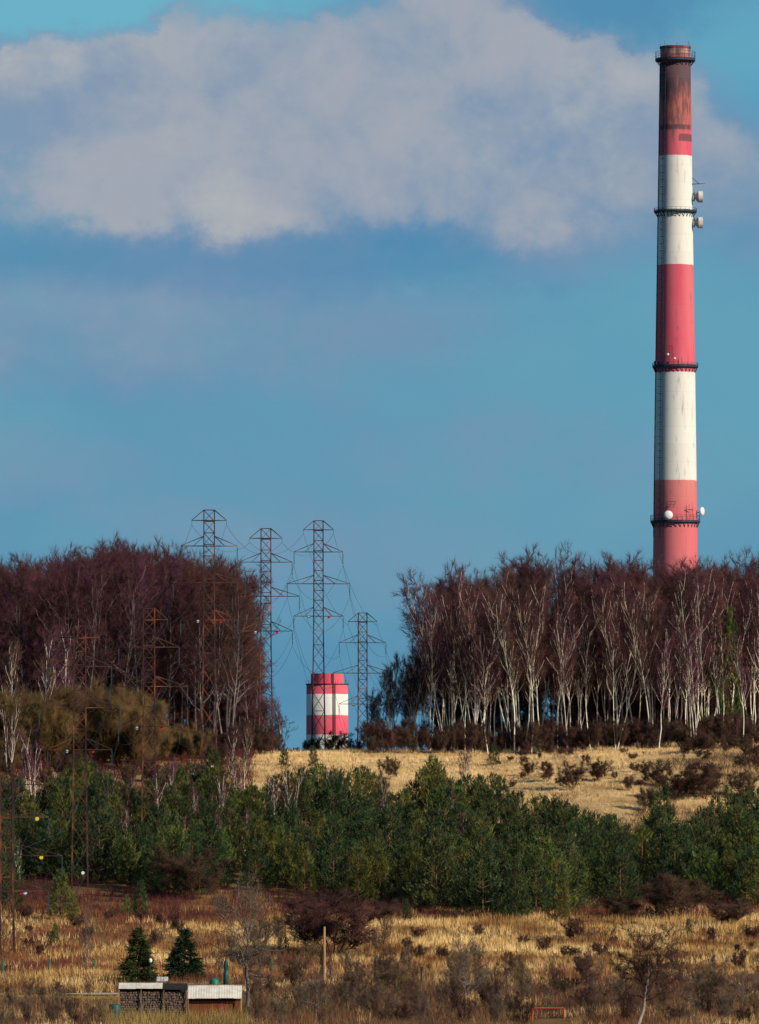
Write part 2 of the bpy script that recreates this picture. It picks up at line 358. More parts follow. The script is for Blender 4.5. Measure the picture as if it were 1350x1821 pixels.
# ------------------------------------------------------------------ terrain
_D = np.array([0, 300, 500, 600, 700, 800, 900, 960, 1000, 1040, 1080, 1120, 1160, 1200, 1250, 1300])
_Y = np.array([0, 0, 0, 1872, 1815, 1765, 1705, 1655, 1625, 1590, 1530, 1440, 1380, 1352, 1340, 1335])
_Z = (YH-_Y)*_D/F; _Z[0] = -24; _Z[1] = -20; _Z[2] = -16.5
_DD = np.concatenate([_D, [1340, 1400, 1500, 1700, 2000, 3000, 30000]]); _ZZ = np.concatenate([_Z, [19.6, 11, -2, -22, -38, -44, -60]])
def ground_z(x, y):
    x = np.asarray(x, float); y = np.asarray(y, float)
    z = np.interp(y, _DD, _ZZ)
    far = np.clip((y-1080)/140, 0, 1)*np.clip((1500-y)/150, 0, 1)
    z = z + far*np.clip((x-20)/38, 0, 1)*1.7
    z = z + far*np.clip((-x-22)/40, 0, 1)*.5
    amp = np.clip((y-450)/200, 0, 1)*np.clip((2500-y)/800, 0, 1)
    z = z + amp*((vnoise(x, y, 26)-.5)*1.0 + (vnoise(x+50, y, 7)-.5)*.35)*np.where(y > 1250, .5, 1)
    return z
def dist_at(py):            # distance at which the open slope shows at this height of the view
    return float(np.interp(-py, -_Y[3:], _D[3:]))
def spot(px, py):           # standing point on the slope
    D = dist_at(py); x = (px-675)*D/F
    return x, D, float(ground_z(x, D))
def at(px, D):
    x = (px-675)*D/F; return x, D, float(ground_z(x, D))

def grid(name, xs, ys, zf, mat):
    X, Y = np.meshgrid(xs, ys); Z = zf(X, Y); V = np.stack([X, Y, Z], -1).reshape(-1, 3); nx, ny = len(xs), len(ys)
    i, j = np.meshgrid(np.arange(nx-1), np.arange(ny-1)); a = (j*nx+i).ravel()
    return put(name, mesh_np(name, V, np.stack([a, a+1, a+nx+1, a+nx], -1), 4, mat, True))
xs = np.unique(np.concatenate([np.linspace(-9000, -140, 30), np.arange(-140, 141, 2.0), np.linspace(140, 9000, 30)]))
ys = np.unique(np.concatenate([np.linspace(-3000, 560, 20), np.arange(560, 1420, 2.5), np.linspace(1420, 3000, 50), np.linspace(3000, 30000, 12)]))
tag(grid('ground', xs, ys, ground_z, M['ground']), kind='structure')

# pale farm track and a second thinner one, laid just over the ground
def strip(name, pts, w, mat, lift=.05):
    P = []; n = len(pts)
    for x, y in pts: P += [(x, y-w/2, float(ground_z(x, y-w/2))+lift), (x, y+w/2, float(ground_z(x, y+w/2))+lift)]
    return put(name, mesh_np(name, np.array(P), np.array([(2*i, 2*i+2, 2*i+3, 2*i+1) for i in range(n-1)]), 4, mat))
Dt = dist_at(1768)
o = strip('farm_track', [(x, Dt-6+.3*sin(x*.2)) for x in np.arange(-60, -26, 1.0)], 9, M['path'], .12)
tag(o, 'structure', None); del o['label']; tag(o, kind='structure')

# ------------------------------------------------------------------ tree builders
def nrm(v): return v/max(np.linalg.norm(v), 1e-9)
def skeleton(seed, H, r, clear=.35, limbs=16, ang=(55, 25), Lr=.28, env=None, sub=6, sub2=4, wander=.10, up=.18, lean=(0, 0), stems=1, spread=.25, droop=0.0, trunkwob=.03, segs2=True):
    rng = np.random.default_rng(seed); out = []       # rows p,q,r0,r1,level
    env = env or (lambda t: math.sqrt(max(.05, 1-((t-clear-.25)/.8)**2)))
    def branch(p, d, L, r0, lvl, n):
        st = L/n; pts = [p.copy()]; ds = []
        for i in range(n):
            d = nrm(d + rng.normal(0, wander*(1+.3*lvl), 3) + np.array([0, 0, up if lvl < 3 else up-droop])*.5)
            q = p+d*st; ra = r0*(1-.8*i/n); rb = r0*(1-.8*(i+1)/n)
            out.append((*p, *q, ra, rb, lvl)); p = q; pts.append(p.copy()); ds.append(d)
        return pts, ds
    for s in range(stems):
        a0 = rng.uniform(0, 2*pi) + s*2*pi/stems
        base = np.array([0, 0, 0.]) + (np.array([cos(a0), sin(a0), 0])*r*1.5 if stems > 1 else 0)
        d = nrm(np.array([lean[0], lean[1], 1.]) + (np.array([cos(a0), sin(a0), 0])*spread*rng.uniform(.4, 1) if stems > 1 else 0))
        n = 14; Hs = H*(1 if s == 0 else rng.uniform(.75, .98)); st = Hs/n; p = base; tp = [p]; td = []
        rs = r*(1 if stems == 1 else .75)
        for i in range(n):
            d = nrm(d + rng.normal(0, trunkwob, 3) + np.array([0, 0, .10 if stems > 1 or lean != (0, 0) else .05]))
            q = p+d*st; t0, t1 = i/n, (i+1)/n
            out.append((*p, *q, rs*(1-.93*t0)**.9, rs*max(.02, 1-.93*t1)**.9, 0)); p = q; tp.append(p); td.append(d)
        nl = limbs if stems == 1 else max(4, int(limbs/stems**.6))
        for k in range(nl):
            t = clear+(.985-clear)*((k+rng.uniform(.1, .9))/nl); i = min(n-1, int(t*n)); f = t*n-i
            pos = tp[i]*(1-f)+tp[i+1]*f; az = k*2.4+rng.normal(0, .5)
            an = R(ang[0]+(ang[1]-ang[0])*t + rng.normal(0, 6))
            dd = nrm(td[i]*cos(an)+np.array([cos(az), sin(az), 0])*sin(an))
            L = Hs*Lr*env(t)*rng.uniform(.75, 1.15); rl = min(rs*(1-.93*t)**.9*.6, L*.022+.01)
            pts, ds = branch(pos, dd, L, rl, 1, 6)
            for m in range(sub):
                u = .25+.75*(m+rng.random())/sub; ii = min(5, int(u*6)); f = u*6-ii
                pp = pts[ii]*(1-f)+pts[ii+1]*f; sd = nrm(ds[ii]+rng.normal(0, .55, 3)); L2 = L*rng.uniform(.28, .5)*(1.15-.5*u)
                p2, d2 = branch(pp, sd, L2, rl*.38*(1.2-u*.5), 2, 4)
                for w in range(sub2):
                    u2 = .2+.8*(w+rng.random())/sub2; i2 = min(3, int(u2*4)); f = u2*4-i2
                    branch(p2[i2]*(1-f)+p2[i2+1]*f, nrm(d2[i2]+rng.normal(0, .6, 3)), L2*rng.uniform(.35, .6), rl*.16, 3, 2)
    return np.array(out), rng
def bare_tree(name, seed, bark, twig, twl=1.1, twn=3, twr=.018, spl=.55, drp=0.0, minr=.012, barklvl=2, barkmin=0.0, **k):
    A, rng = skeleton(seed, **k); lv = A[:, 8]
    b = (lv < barklvl) & (A[:, 6] > barkmin); T = A[b]; C = A[~b]
    V, Fq = tubes(T[:, :3], T[:, 3:6], np.maximum(T[:, 6], minr), np.maximum(T[:, 7], minr*.8), 5)
    trunk = mesh_np(name+'_trunk', V, Fq, 4, bark, True)
    # twigs: the fine branches themselves plus sprays from them
    V1, F1 = tubes(C[:, :3], C[:, 3:6], np.maximum(C[:, 6], twr*1.1), np.maximum(C[:, 7], twr*.8), 3)
    src = A[lv >= 2]; idx = rng.integers(0, len(src), int(len(src)*twn)); u = rng.random((len(idx), 1))
    P = src[idx, :3]*(1-u)+src[idx, 3:6]*u; d = src[idx, 3:6]-src[idx, :3]; d /= np.linalg.norm(d, axis=1, keepdims=True)
    d = d + rng.normal(0, spl, d.shape); d[:, 2] += .22-drp; d /= np.linalg.norm(d, axis=1, keepdims=True)
    Q = P + d*(rng.uniform(.45, 1.1, (len(idx), 1))*twl)
    V2, F2 = spikes(P, Q, twr*rng.uniform(.7, 1.2, len(idx)))
    F1t = np.concatenate([F1[:, [0, 1, 2]], F1[:, [0, 2, 3]]])
    crown = mesh_np(name+'_crown', np.concatenate([V1, V2]), np.concatenate([F1t, F2+len(V1)]), 3, twig)
    h = float(max(A[:, 5].max(), 1))
    return dict(parts=[('trunk', trunk), ('crown', crown)], h=h)
def pine(name, seed, H, Rm, mat, bark, shape=1.0, asc=.55, whorl=.42, per=7, cone=False):
    rng = np.random.default_rng(seed); n = int(H/whorl); P = []; Q = []; SH = []
    lob = rng.uniform(.75, 1.15, 8)
    for i in range(n):
        t = (i+.4)/n; z = H*t; per_ = per
        prof = (1-t)**1.05*(.45+.55*min(1, t*3.2+.35)) if cone else (math.sqrt(max(0, 1-((t-.20)/.82)**2))*.38+.68*(1-t)**.9)
        for k in range(per):
            az = rng.uniform(0, 2*pi); L = Rm*prof*rng.uniform(.7, 1.12)*lob[int(az/(2*pi)*8) % 8]+(.15 if not cone else .06)
            el = (asc*(.25+.95*t) if not cone else rng.uniform(-.28, .0)+.35*t)
            d = np.array([cos(az)*cos(el), sin(az)*cos(el), sin(el)]); p = np.array([0, 0, z-.1]); q = p+d*L
            P.append(p); Q.append(q)
            m = max(3, int(L*(6.0 if not cone else 13)))
            u = rng.uniform(.30, 1.02, m)[:, None]**.7; side = rng.normal(0, .17 if not cone else .17, (m, 3))*L**.5
            if cone: side[:, 2] *= .35; side[:, 2] -= .07
            SH.append(np.concatenate([p+(q-p)*u+side, np.broadcast_to(d, (m, 3))], 1))
    SH = np.concatenate(SH); m = len(SH)
    sd = SH[:, 3:]*(.75 if not cone else 1.0) + rng.normal(0, .30, (m, 3)); sd[:, 2] += (.85 if not cone else -.12); sd /= np.linalg.norm(sd, axis=1, keepdims=True)
    Ls = rng.uniform(.35, .85, (m, 1))*(1 if not cone else .75); K = 22 if not cone else 18
    p0 = np.repeat(SH[:, :3], K, 0); dd = np.repeat(sd, K, 0); LL = np.repeat(Ls, K, 0)
    st = p0+dd*LL*rng.random((m*K, 1)); nd = dd*1.3+rng.normal(0, .50, (m*K, 3)); nd /= np.linalg.norm(nd, axis=1, keepdims=True)
    V, Fc = blades(st, st+nd*rng.uniform(.15, .28, (m*K, 1)), .068 if not cone else .07, rng)
    crown = mesh_np(name+'_crown', V, Fc, 3, mat)
    P = np.array(P); Q = np.array(Q)
    P = np.concatenate([P, [[0, 0, 0]]]); Q = np.concatenate([Q, [[0, 0, H]]])
    V, Fq = tubes(P, Q, np.r_[np.full(len(P)-1, .025), .12], np.r_[np.full(len(P)-1, .01), .015], 4)
    return dict(parts=[('trunk', mesh_np(name+'_trunk', V, Fq, 4, bark)), ('crown', crown)], h=H+.4)

domed = lambda t: math.sqrt(max(.04, 1-((t-.55)/.50)**2))
PB = [bare_tree('wood_tree', 10+i, M['bark_dark'], M['twig_purple'], twl=1.35, twn=3.0, twr=.016, spl=.42, H=27, r=.28, clear=.26+.05*(i % 3), limbs=26, ang=(50, 34), Lr=.25, env=lambda t: .95 if t < .82 else .72, sub=7, sub2=5, wander=.13, up=.20, minr=.028) for i in range(5)]
PF = [bare_tree('filler_tree', 20+i, M['bark_dark'], M['twig_purple'], twl=1.3, twn=3.5, twr=.018, spl=.7, H=15, r=.14, clear=.05, limbs=30, ang=(70, 25), Lr=.24, env=lambda t: .9, sub=6, sub2=4, wander=.14, up=.2, minr=.025) for i in range(3)]
PG = [bare_tree('grey_tree', 30+i, M['bark_grey'], M['twig_purple'], twl=1.2, twn=2.6, twr=.017, spl=.45, H=27, r=.28, clear=.30, limbs=18, ang=(48, 34), Lr=.28, env=lambda t: 1.0 if t < .8 else .75, sub=6, sub2=4, wander=.15, up=.20, stems=1+i % 2, spread=.22, minr=.035) for i in range(3)]
BI = [bare_tree('birch', 50+i, M['bark_birch'], M['twig_birch'], twl=1.1, twn=3.6, twr=.0145, spl=.45, drp=.30, H=24, r=.135, clear=.36, limbs=20, ang=(34, 24), Lr=.21, env=lambda t: 1.1-.5*max(0, t-.6), sub=6, sub2=4, wander=.10, up=.35, droop=.2, stems=(1, 2, 1, 3, 1, 1)[i], spread=.24, minr=.026, trunkwob=.045, barklvl=2) for i in range(6)]
YB = [bare_tree('young_birch', 70+i, M['bark_birch'], M['twig_birch'], twl=.75, twn=3.2, twr=.011, spl=.4, drp=.1, H=9.5, r=.085, clear=.25, limbs=15, ang=(36, 18), Lr=.30, sub=5, sub2=3, wander=.09, up=.35, stems=(1, 3, 1, 4)[i], spread=.38, minr=.020, trunkwob=.05, barklvl=2) for i in range(4)]
SHR = [bare_tree('shrub', 90+i, M['twig_brown'], M['twig_brown'], twl=.50, twn=2.2, twr=.0075, spl=.6, H=2.6, r=.022, clear=.12, limbs=22, ang=(42, 22), Lr=.42, sub=5, sub2=3, wander=.15, up=.3, stems=8, spread=1.1, minr=.009, trunkwob=.07) for i in range(4)]
TH = [bare_tree('thicket', 95+i, (M['twig_grey'], M['twig_brown'], M['twig_tan'])[i], (M['twig_grey'], M['twig_brown'], M['twig_tan'])[i], twl=.55, twn=1.0, twr=.0085, spl=.40, H=4.2, r=.030, clear=.15, limbs=18, ang=(30, 16), Lr=.32, sub=5, sub2=3, wander=.12, up=.4, stems=7, spread=.62, minr=.012, trunkwob=.06) for i in range(3)]
WIL = [bare_tree('willow', 100+i, M['twig_willow'], M['twig_willow'], twl=1.15, twn=2.6, twr=.009, spl=.20, H=6.5, r=.035, clear=.10, limbs=48, ang=(34, 14), Lr=.36, sub=6, sub2=4, wander=.06, up=.55, stems=14, spread=1.1, minr=.013, trunkwob=.04) for i in range(3)]
ORC = [bare_tree('orchard_tree', 110+i, (M['bark_dark'], M['bark_grey'], M['bark_pale'])[i], (M['twig_brown'], M['twig_grey'], M['twig_brown'])[i], twl=.6, barklvl=(2, 2, 1)[i], twn=(2.8, 2.0, 4.0)[i], twr=.0095, spl=.6, H=6.5, r=(.15, .15, .17)[i], clear=(.26, .26, .40)[i], limbs=19, ang=(72, 32), Lr=.50, sub=7, sub2=4, wander=.20, up=.10, minr=(.02, .026, .02)[i], trunkwob=.09, lean=((0, 0), (0, 0), (.42, 0))[i]) for i in range(3)]
PI = [pine('pine', 130+i, 8.2, (2.7, 3.0, 2.5, 2.8, 2.4)[i], M['pine'] if i in (0, 2) else M['pine_dark'], M['bark_pine'], per=6, whorl=.50) for i in range(5)]
SP = [pine('spruce', 150+i, 6.6, 2.25, M['spruce_warm'] if i == 0 else M['spruce'], M['bark_dark'], per=10, whorl=.27, cone=True) for i in range(2)]

rnd = random.Random(11)
def plant(name, proto, loc, h, label, cat, group=None, wide=1.0, rz=None, sink=.1):
    sc = h/proto['h']; w = sc*wide
    o = empty(name, (loc[0], loc[1], loc[2]-sink), rnd.uniform(0, 2*pi) if rz is None else rz, (w, w, sc))
    for pn, me in proto['parts']: put(pn, me, o)
    return tag(o, label, cat, group)
def px_h(top_py, loc):      # height of a thing standing at loc whose top shows at this row
    return (YH-top_py)*loc[1]/F - loc[2]

# ---- big chimney
CD = 2000.0; cs = F/CD
cx = (1201-675)/cs; zt = lambda py: (YH-py)/cs
chim = empty('chimney', (cx, CD, -38)); tag(chim, 'tall red and white banded chimney with sooty top rising behind the right wood', 'chimney')
rad = lambda py: np.interp(py, [80, 110, 280, 470, 660, 855, 960, 1830], [27, 27.2, 29.6, 32.4, 35.4, 38, 39.2, 49])/cs
lz = lambda py: zt(py)+38
prof = [(rad(p), lz(p)) for p in (1830, 1400, 1100, 960, 900, 855, 760, 660, 560, 470, 376, 280, 200, 150, 112)]
mch = band_material('chimney_paint', [(lz(855), lz(663)), (lz(472), lz(278))], soot_from=(lz(235), lz(125), lz(268), lz(228), (lz(254), lz(241), 1.0)), faded=(lz(868), lz(856)))
MB().lathe(prof, 64).build('shaft', mch, chim, smooth=False)
for p in chim.children[0].data.polygons: p.use_smooth = len(p.vertices) == 4
r0 = rad(100)
m = band_material('chimney_crown_paint', [(lz(93)-.4, lz(93)+.9)], soot_from=(lz(112), lz(75), lz(150), 0, (0, .1, 99)))
MB().lathe([(r0*.97, lz(112)), (r0*.99, lz(106)), (r0*.99, lz(87)), (r0*1.03, lz(86)), (r0*1.03, lz(83)), (r0*.85, lz(83)), (r0*.85, lz(95))], 64, cap=False).build('rim', m, chim)
for k in range(7):
    a = 2*pi*k/7+.3; MB().bar((r0*cos(a), r0*sin(a), lz(87)), (r0*cos(a), r0*sin(a), lz(74+3*(k % 2))), .05).build('lightning_rod', M['dark_steel'], chim)
def platform(py, hw, rail, brackets=28, thick=.55, parent=chim, cx0=0, lzf=lz, rf=rad):
    z = lzf(py); ri = float(rf(py))*1.005; ro = hw/cs
    f = MB().lathe([(ri, z), (ro, z), (ro, z+thick), (ri, z+thick)], 64, cap=False).build('platform', M['dark_steel'], parent)
    bm_ = MB().bar((ri, 0, z-1.3), (ro*.97, 0, z), .10).mesh('bracket', M['dark_steel'])
    for k in range(brackets): put('bracket', bm_, f, rot=(0, 0, 2*pi*k/brackets))
    g_ = MB(); n = brackets
    for k in range(n):
        a = 2*pi*k/n; a2 = 2*pi*(k+1)/n
        g_.bar((ro*cos(a), ro*sin(a), z), (ro*cos(a), ro*sin(a), z+rail), .05)
        for q in (.5, 1.0): g_.bar((ro*cos(a), ro*sin(a), z+rail*q), (ro*cos(a2), ro*sin(a2), z+rail*q), .04)
    g_.build('railing', M['dark_steel'], f)
platform(109, 35.5, 2.4, 22, .7); platform(378, 38, 1.1, 28, .45); platform(654, 40.5, 1.2, 30, .55); platform(930, 44, 2.0, 32, .6)
# caged ladder and cable run up the shaded side
lad = MB(); a = R(-90-42)
pys = np.linspace(955, 115, 200)
for i, p in enumerate(pys):
    r = float(rad(p)); z = lz(p)
    if i:
        q = pys[i-1]; rq = float(rad(q)); zq = lz(q)
        for off in (-.035, .035, ): lad.bar(((rq+.35)*cos(a+off*2), (rq+.35)*sin(a+off*2), zq), ((r+.35)*cos(a+off*2), (r+.35)*sin(a+off*2), z), .07)
    lad.bar(((r+.35)*cos(a-.07), (r+.35)*sin(a-.07), z), ((r+.35)*cos(a+.07), (r+.35)*sin(a+.07), z), .05)
    if i % 3 == 0:
        for aa, bb in ((a-.07, a-.11), (a+.07, a+.11)): lad.bar(((r+.35)*cos(aa), (r+.35)*sin(aa), z), ((r+1.0)*cos(bb), (r+1.0)*sin(bb), z), .06)
        lad.bar(((r+1.0)*cos(a-.11), (r+1.0)*sin(a-.11), z), ((r+1.0)*cos(a+.11), (r+1.0)*sin(a+.11), z), .06)
lad.build('caged_ladder', M['dark_steel'], chim)
lad = MB(); a = R(-90-78)
for i, p in enumerate(pys[::2]):
    r = float(rad(p))+.12; z = lz(p)
    if i: lad.bar((rq*cos(a), rq*sin(a), zq), (r*cos(a), r*sin(a), z), .13)
    if i % 2: lad.bar((r*cos(a-.05), r*sin(a-.05), z), (r*cos(a+.05), r*sin(a+.05), z), .12)
    rq, zq = r, z
lad.build('cable_run', M['dark_steel'], chim)
def drum(px, py, lab):
    x = (px-1201)/cs; z = lz(py); y = -1.5
    d = MB().lathe([(.35, -1.5), (.9, -1.0), (1.45, -.55), (1.5, -.5), (1.5, .65)], 24, (x, y, z), 'x').build('dish_antenna', M['dish'], chim); d['label'] = lab
    MB().lathe([(1.51, -.5), (1.46, -.62), (.91, -1.08), (.36, -1.58), (.1, -1.6)], 24, (x, y, z), 'x').build('back_cover', M['dish_back'], d)
    r = float(rad(py)); MB().bar((r*.99, y, z+.9), (x-1.2, y, z+.3), .14).bar((r*.99, y, z-1.1), (x-1.2, y, z-.3), .14).bar((r+.4, y, z-1.3), (r+.4, y, z+1.3), .14).build('bracket', M['dark_steel'], d)
drum(1245, 351, 'upper drum-shaped dish antenna in side view'); drum(1245, 397, 'lower drum-shaped dish antenna in side view')
r = float(rad(328)); MB().bar((r*.98, -1, lz(328)), (r+3.3, -1, lz(327)), .17, .07).bar((r*.98, -1, lz(317)), (r+1.7, -1, lz(327)), .10).build('outrigger_arm', M['dark_steel'], chim)
def dish(px, py, rr, az, lab):
    e = bpy.data.objects.new('dish_antenna', MB().lathe([(.12, .75), (rr*.6, .5), (rr, .05), (rr*1.02, 0), (rr*.98, -.25), (rr*.5, -.42), (.02, -.5)], 24, (0, 0, 0), 'y').mesh('dish', M['white_paint'], True))
    COL.objects.link(e); e.parent = chim; x = (px-1201)/cs
    yy = -(math.sqrt(max(0, (46/cs)**2-min(x*x, (45/cs)**2)))); e.location = (x, yy, lz(py)); e.rotation_euler = (0, 0, az); e['label'] = lab
    MB().bar((0, .5, 0), (0, 1.6, -.4), .12).build('bracket', M['dark_steel'], e)
dish(1187, 918, 1.15, 0, 'round white dish facing the viewer'); dish(1248, 910, 1.15, R(62), 'white dish turned sideways at the right edge')
def frame_antenna(px, py0, py1, w, slant):
    z0, z1 = lz(py0), lz(py1); x = (px-1201)/cs; y = -(float(rad(py0))+.9); b = MB()
    b.bar((x, y, z0), (x+slant, y, z1), .09).bar((x+w, y, z0), (x+w+slant, y, z1), .09).bar((x+slant, y, z1), (x+w+slant, y, z1), .09)
    b.bar((x+.5*w, y, z0), (x+.5*w+slant, y, z1), .06).bar((x+slant*.5, y, (z0+z1)/2), (x+w+slant*.5, y, (z0+z1)/2), .06).bar((x+slant, y, z1), (x+slant, y+1.4, z1), .07)
    b.build('antenna_frame', M['dark_steel'], chim)
frame_antenna(1181, 905, 894, 2.1, .7); frame_antenna(1185, 640, 618, 1.3, .0)
for px, p0, p1 in ((1224, 928, 898), (1231, 928, 906), (1196, 652, 632), (1211, 652, 638)):
    x = (px-1201)/cs; y = -float(rad(p0))*math.cos(math.asin(min(.99, x/float(rad(p0)))))-.8
    b = MB().bar((x, y, lz(p0)), (x, y, lz(p1)), .07)
    if px == 1224: b.bar((x-.9, y, lz(908)), (x+1.0, y, lz(908)), .10)
    b.build('mast_antenna', M['dark_steel'], chim)
for px, py in ((1186, 633), (1198, 640)):
    MB().lathe([(.1, -.3), (.33, -.2), (.36, .2), (.1, .3)], 12, ((px-1201)/cs, -float(rad(py))-1.0, lz(py))).build('beacon_lamp', M['white_paint'], chim)
lad = MB(); rp = None
MB().box(((1166-1201)/cs, -2.5, lz(648)), (1.0, 1, 1.4)).build('equipment_box', M['dark_steel'], chim)

# ---- second, nearer stack top in the gap
SD = 1850.0; ss = F/SD
stack = empty('chimney', ((582-675)/ss, SD, -30)); tag(stack, 'short wide red and white chimney top seen in the gap behind the pylons', 'chimney')
sz = lambda py: (YH-py)/ss+30
m2 = band_material('stack_paint', [(sz(1272), sz(1235)), (0, sz(1307))], red=(.74,.075,.135))
MB().lathe([(43/ss, 0), (39.5/ss, sz(1400)), (37.3/ss, sz(1300)), (37/ss, sz(1217))], 64).build('shaft', m2, stack)
for p in stack.children[0].data.polygons: p.use_smooth = len(p.vertices) == 4
MB().lathe([(29.5/ss, sz(1216.8)), (29/ss, sz(1198)), (25/ss, sz(1198)), (25/ss, sz(1212))], 64, cap=False).build('upper_flue', m2, stack)
g_ = MB(); ro = 37.6/ss
for k in range(24):
    a = 2*pi*k/24; a2 = 2*pi*(k+1)/24
    if k % 2 == 0: g_.bar((ro*cos(a), ro*sin(a), sz(1217)), (ro*cos(a), ro*sin(a), sz(1209)), .05)
    g_.bar((ro*cos(a), ro*sin(a), sz(1217)), (ro*cos(a2), ro*sin(a2), sz(1217)), .16)
g_.build('railing', M['dark_steel'], stack)
lad = MB()
a = R(-90+20)
for i in range(60):
    p = 1200+i*1.9; r = (29.5 if p < 1217 else 37.4)/ss+.25; lad.bar((r*cos(a-.05), r*sin(a-.05), sz(p)), (r*cos(a+.05), r*sin(a+.05), sz(p)), .05)
for q in (-.05, .05):
    lad.bar((29.9/ss*cos(a+q), 29.9/ss*sin(a+q), sz(1198)), (29.9/ss*cos(a+q), 29.9/ss*sin(a+q), sz(1217)), .07)
    lad.bar((38.4/ss*cos(a+q), 38.4/ss*sin(a+q), sz(1212)), (38.4/ss*cos(a+q), 38.4/ss*sin(a+q), sz(1330)), .07)
lad.build('ladder', M['dark_steel'], stack)

# ---- lattice pylons
ARMS = [(1.6, 2.65, 0.0), (5.5, 4.3, 4.0), (11.1, 5.5, 9.6), (16.8, 4.35, 15.2)]
BARMS = [(1.2, 4.2, 0), (5.1, 5.0, 3.6), (9.7, 6.6, 8.2), (13.9, 5.0, 12.5)]
TOW = []
def pylon(px, ytop, D, label, arms=ARMS, hw=.80, marks=(('white', 3, -1.7), ('red', 3, 1.8)), extra=(), rz=.05, lr=.085, ext=0):
    x = (px-675)*D/F; top = (YH-ytop)*D/F; gz = min(float(ground_z(x+a_, D)) for a_ in (-1.5, 0, 1.5))-.3; H = top-gz
    o = empty('lattice_pylon', (x, D, gz), rz); tag(o, label, 'pylon', 'lattice pylons of the power line')
    wd = lambda dep: hw + max(0, dep-arms[3][0]-1)*.014 + (max(0, dep)*.0015)
    corners = [(-1, -1), (1, -1), (1, 1), (-1, 1)]
    for cxn, cyn in corners:
        b = MB(); zs = [0, .45*H, .45*H, H]
        ks = np.linspace(0, H, 7)
        for k in range(6):
            w0, w1 = wd(H-ks[k]), wd(H-ks[k+1]); b.bar((cxn*w0, cyn*w0, ks[k]), (cxn*w1, cyn*w1, ks[k+1]), lr*(1.25-.25*k/5), n=4)
        b.build('leg', M['rust'], o)
    lev = [0]; 
    while lev[-1] < H-2.5: lev.append(lev[-1]+(1.75 if lev[-1] < arms[3][0] else min(4.2, 2.0+.10*(lev[-1]-arms[3][0]))))
    lev.append(H)
    for f in range(4):
        (ax, ay), (bx, by) = corners[f], corners[(f+1) % 4]; b = MB()
        for k in range(len(lev)-1):
            w0, w1 = wd(lev[k]), wd(lev[k+1]); z0, z1 = H-lev[k], H-lev[k+1]
            b.bar((ax*w0, ay*w0, z0), (bx*w1, by*w1, z1), .042); b.bar((bx*w0, by*w0, z0), (ax*w1, ay*w1, z1), .042)
            if lev[k] < arms[3][0] or k % 4 == 0: b.bar((ax*w0, ay*w0, z0), (bx*w0, by*w0, z0), .05)
        b.build('bracing', M['rust'], o)
    att = []
    for i, (dep, hs, dup) in enumerate(arms):
        w, wu = wd(dep), wd(dup); z = H-dep; zu = H-dup; b = MB()
        for s in (-1, 1):
            for q in (-1, 1):
                b.bar((s*w, q*w, z), (s*hs, q*.08, z), .065); b.bar((s*wu, q*wu, zu), (s*hs, q*.08, z+.05), .055)
            for t in ((.45,) if i else ()):
                xx = s*(w+(hs-w)*t); yy = w*(1-t)
                b.bar((xx, -yy, z), (xx, yy, z), .04); b.bar((xx, -yy, z), (s*wu, -wu, zu), .04); b.bar((xx, yy, z), (s*wu, wu, zu), .04)
        b.bar((-w, -w, z), (w, -w, z), .06); b.bar((-w, w, z), (w, w, z), .06)
        arm = b.build('crossarm', M['rust'], o)
        il = 2.4 if i else .7
        for s in (-1, 1):
            c = MB(); c.bar((s*hs, 0, z), (s*hs, 0, z-il), .04)
            if i:
                for k in range(9): zc = z-.35-k*.21; c.lathe([(.05, zc-.05), (.14, zc), (.05, zc+.05)], 8, (s*hs, 0, 0))
            c.build('insulator', M['glass_ins'], arm)
            att.append((x+s*hs*cos(rz), D+s*hs*sin(rz), gz+z-il))
        for col_, ai, mx in marks:
            if ai == i:
                MB().lathe([(.21, -.06), (.24, 0), (.21, .06)], 14, (mx, -.35, z-.22), 'y').box((mx, -.2, z-.05), (.08, .3, .08)).build('marker_plate', M[col_+'_paint'], arm)
    for col_, mx, mz in extra:
        MB().lathe([(.20, -.05), (.23, 0), (.20, .05)], 14, (mx, -wd(H-mz)-.15, mz), 'y').build('number_plate', M[col_+'_paint'], o)
    TOW.append(att); return o
pylon(12, 1377, 905, 'nearest rusty lattice pylon cut by the left edge of the photograph', BARMS, hw=.75, marks=(('yellow', 1, 3.6), ('yellow', 2, 4.1), ('red', 3, 1.75), ('blue', 3, 2.2)), lr=.17)
pylon(142, 1113, 1030, 'rusty lattice pylon rising through the willow thicket, second from the left', extra=(('white', .4, 3.6),), lr=.11)
pylon(265, 1082, 1080, 'rusty lattice pylon in front of the left wood, third from the left', lr=.11)
pylon(372, 907, 1160, 'tallest lattice pylon, its head above the edge of the left wood', extra=(('white', .5, 2.2), ('orange', -1.2, .9)))
pylon(473, 940, 1245, 'lattice pylon just right of the left wood, against open sky')
pylon(566.5, 926, 1336, 'lattice pylon standing in front of the short wide chimney')
pylon(645, 1090, 1400, 'low farthest lattice pylon half sunk behind the crest, right of the short chimney')
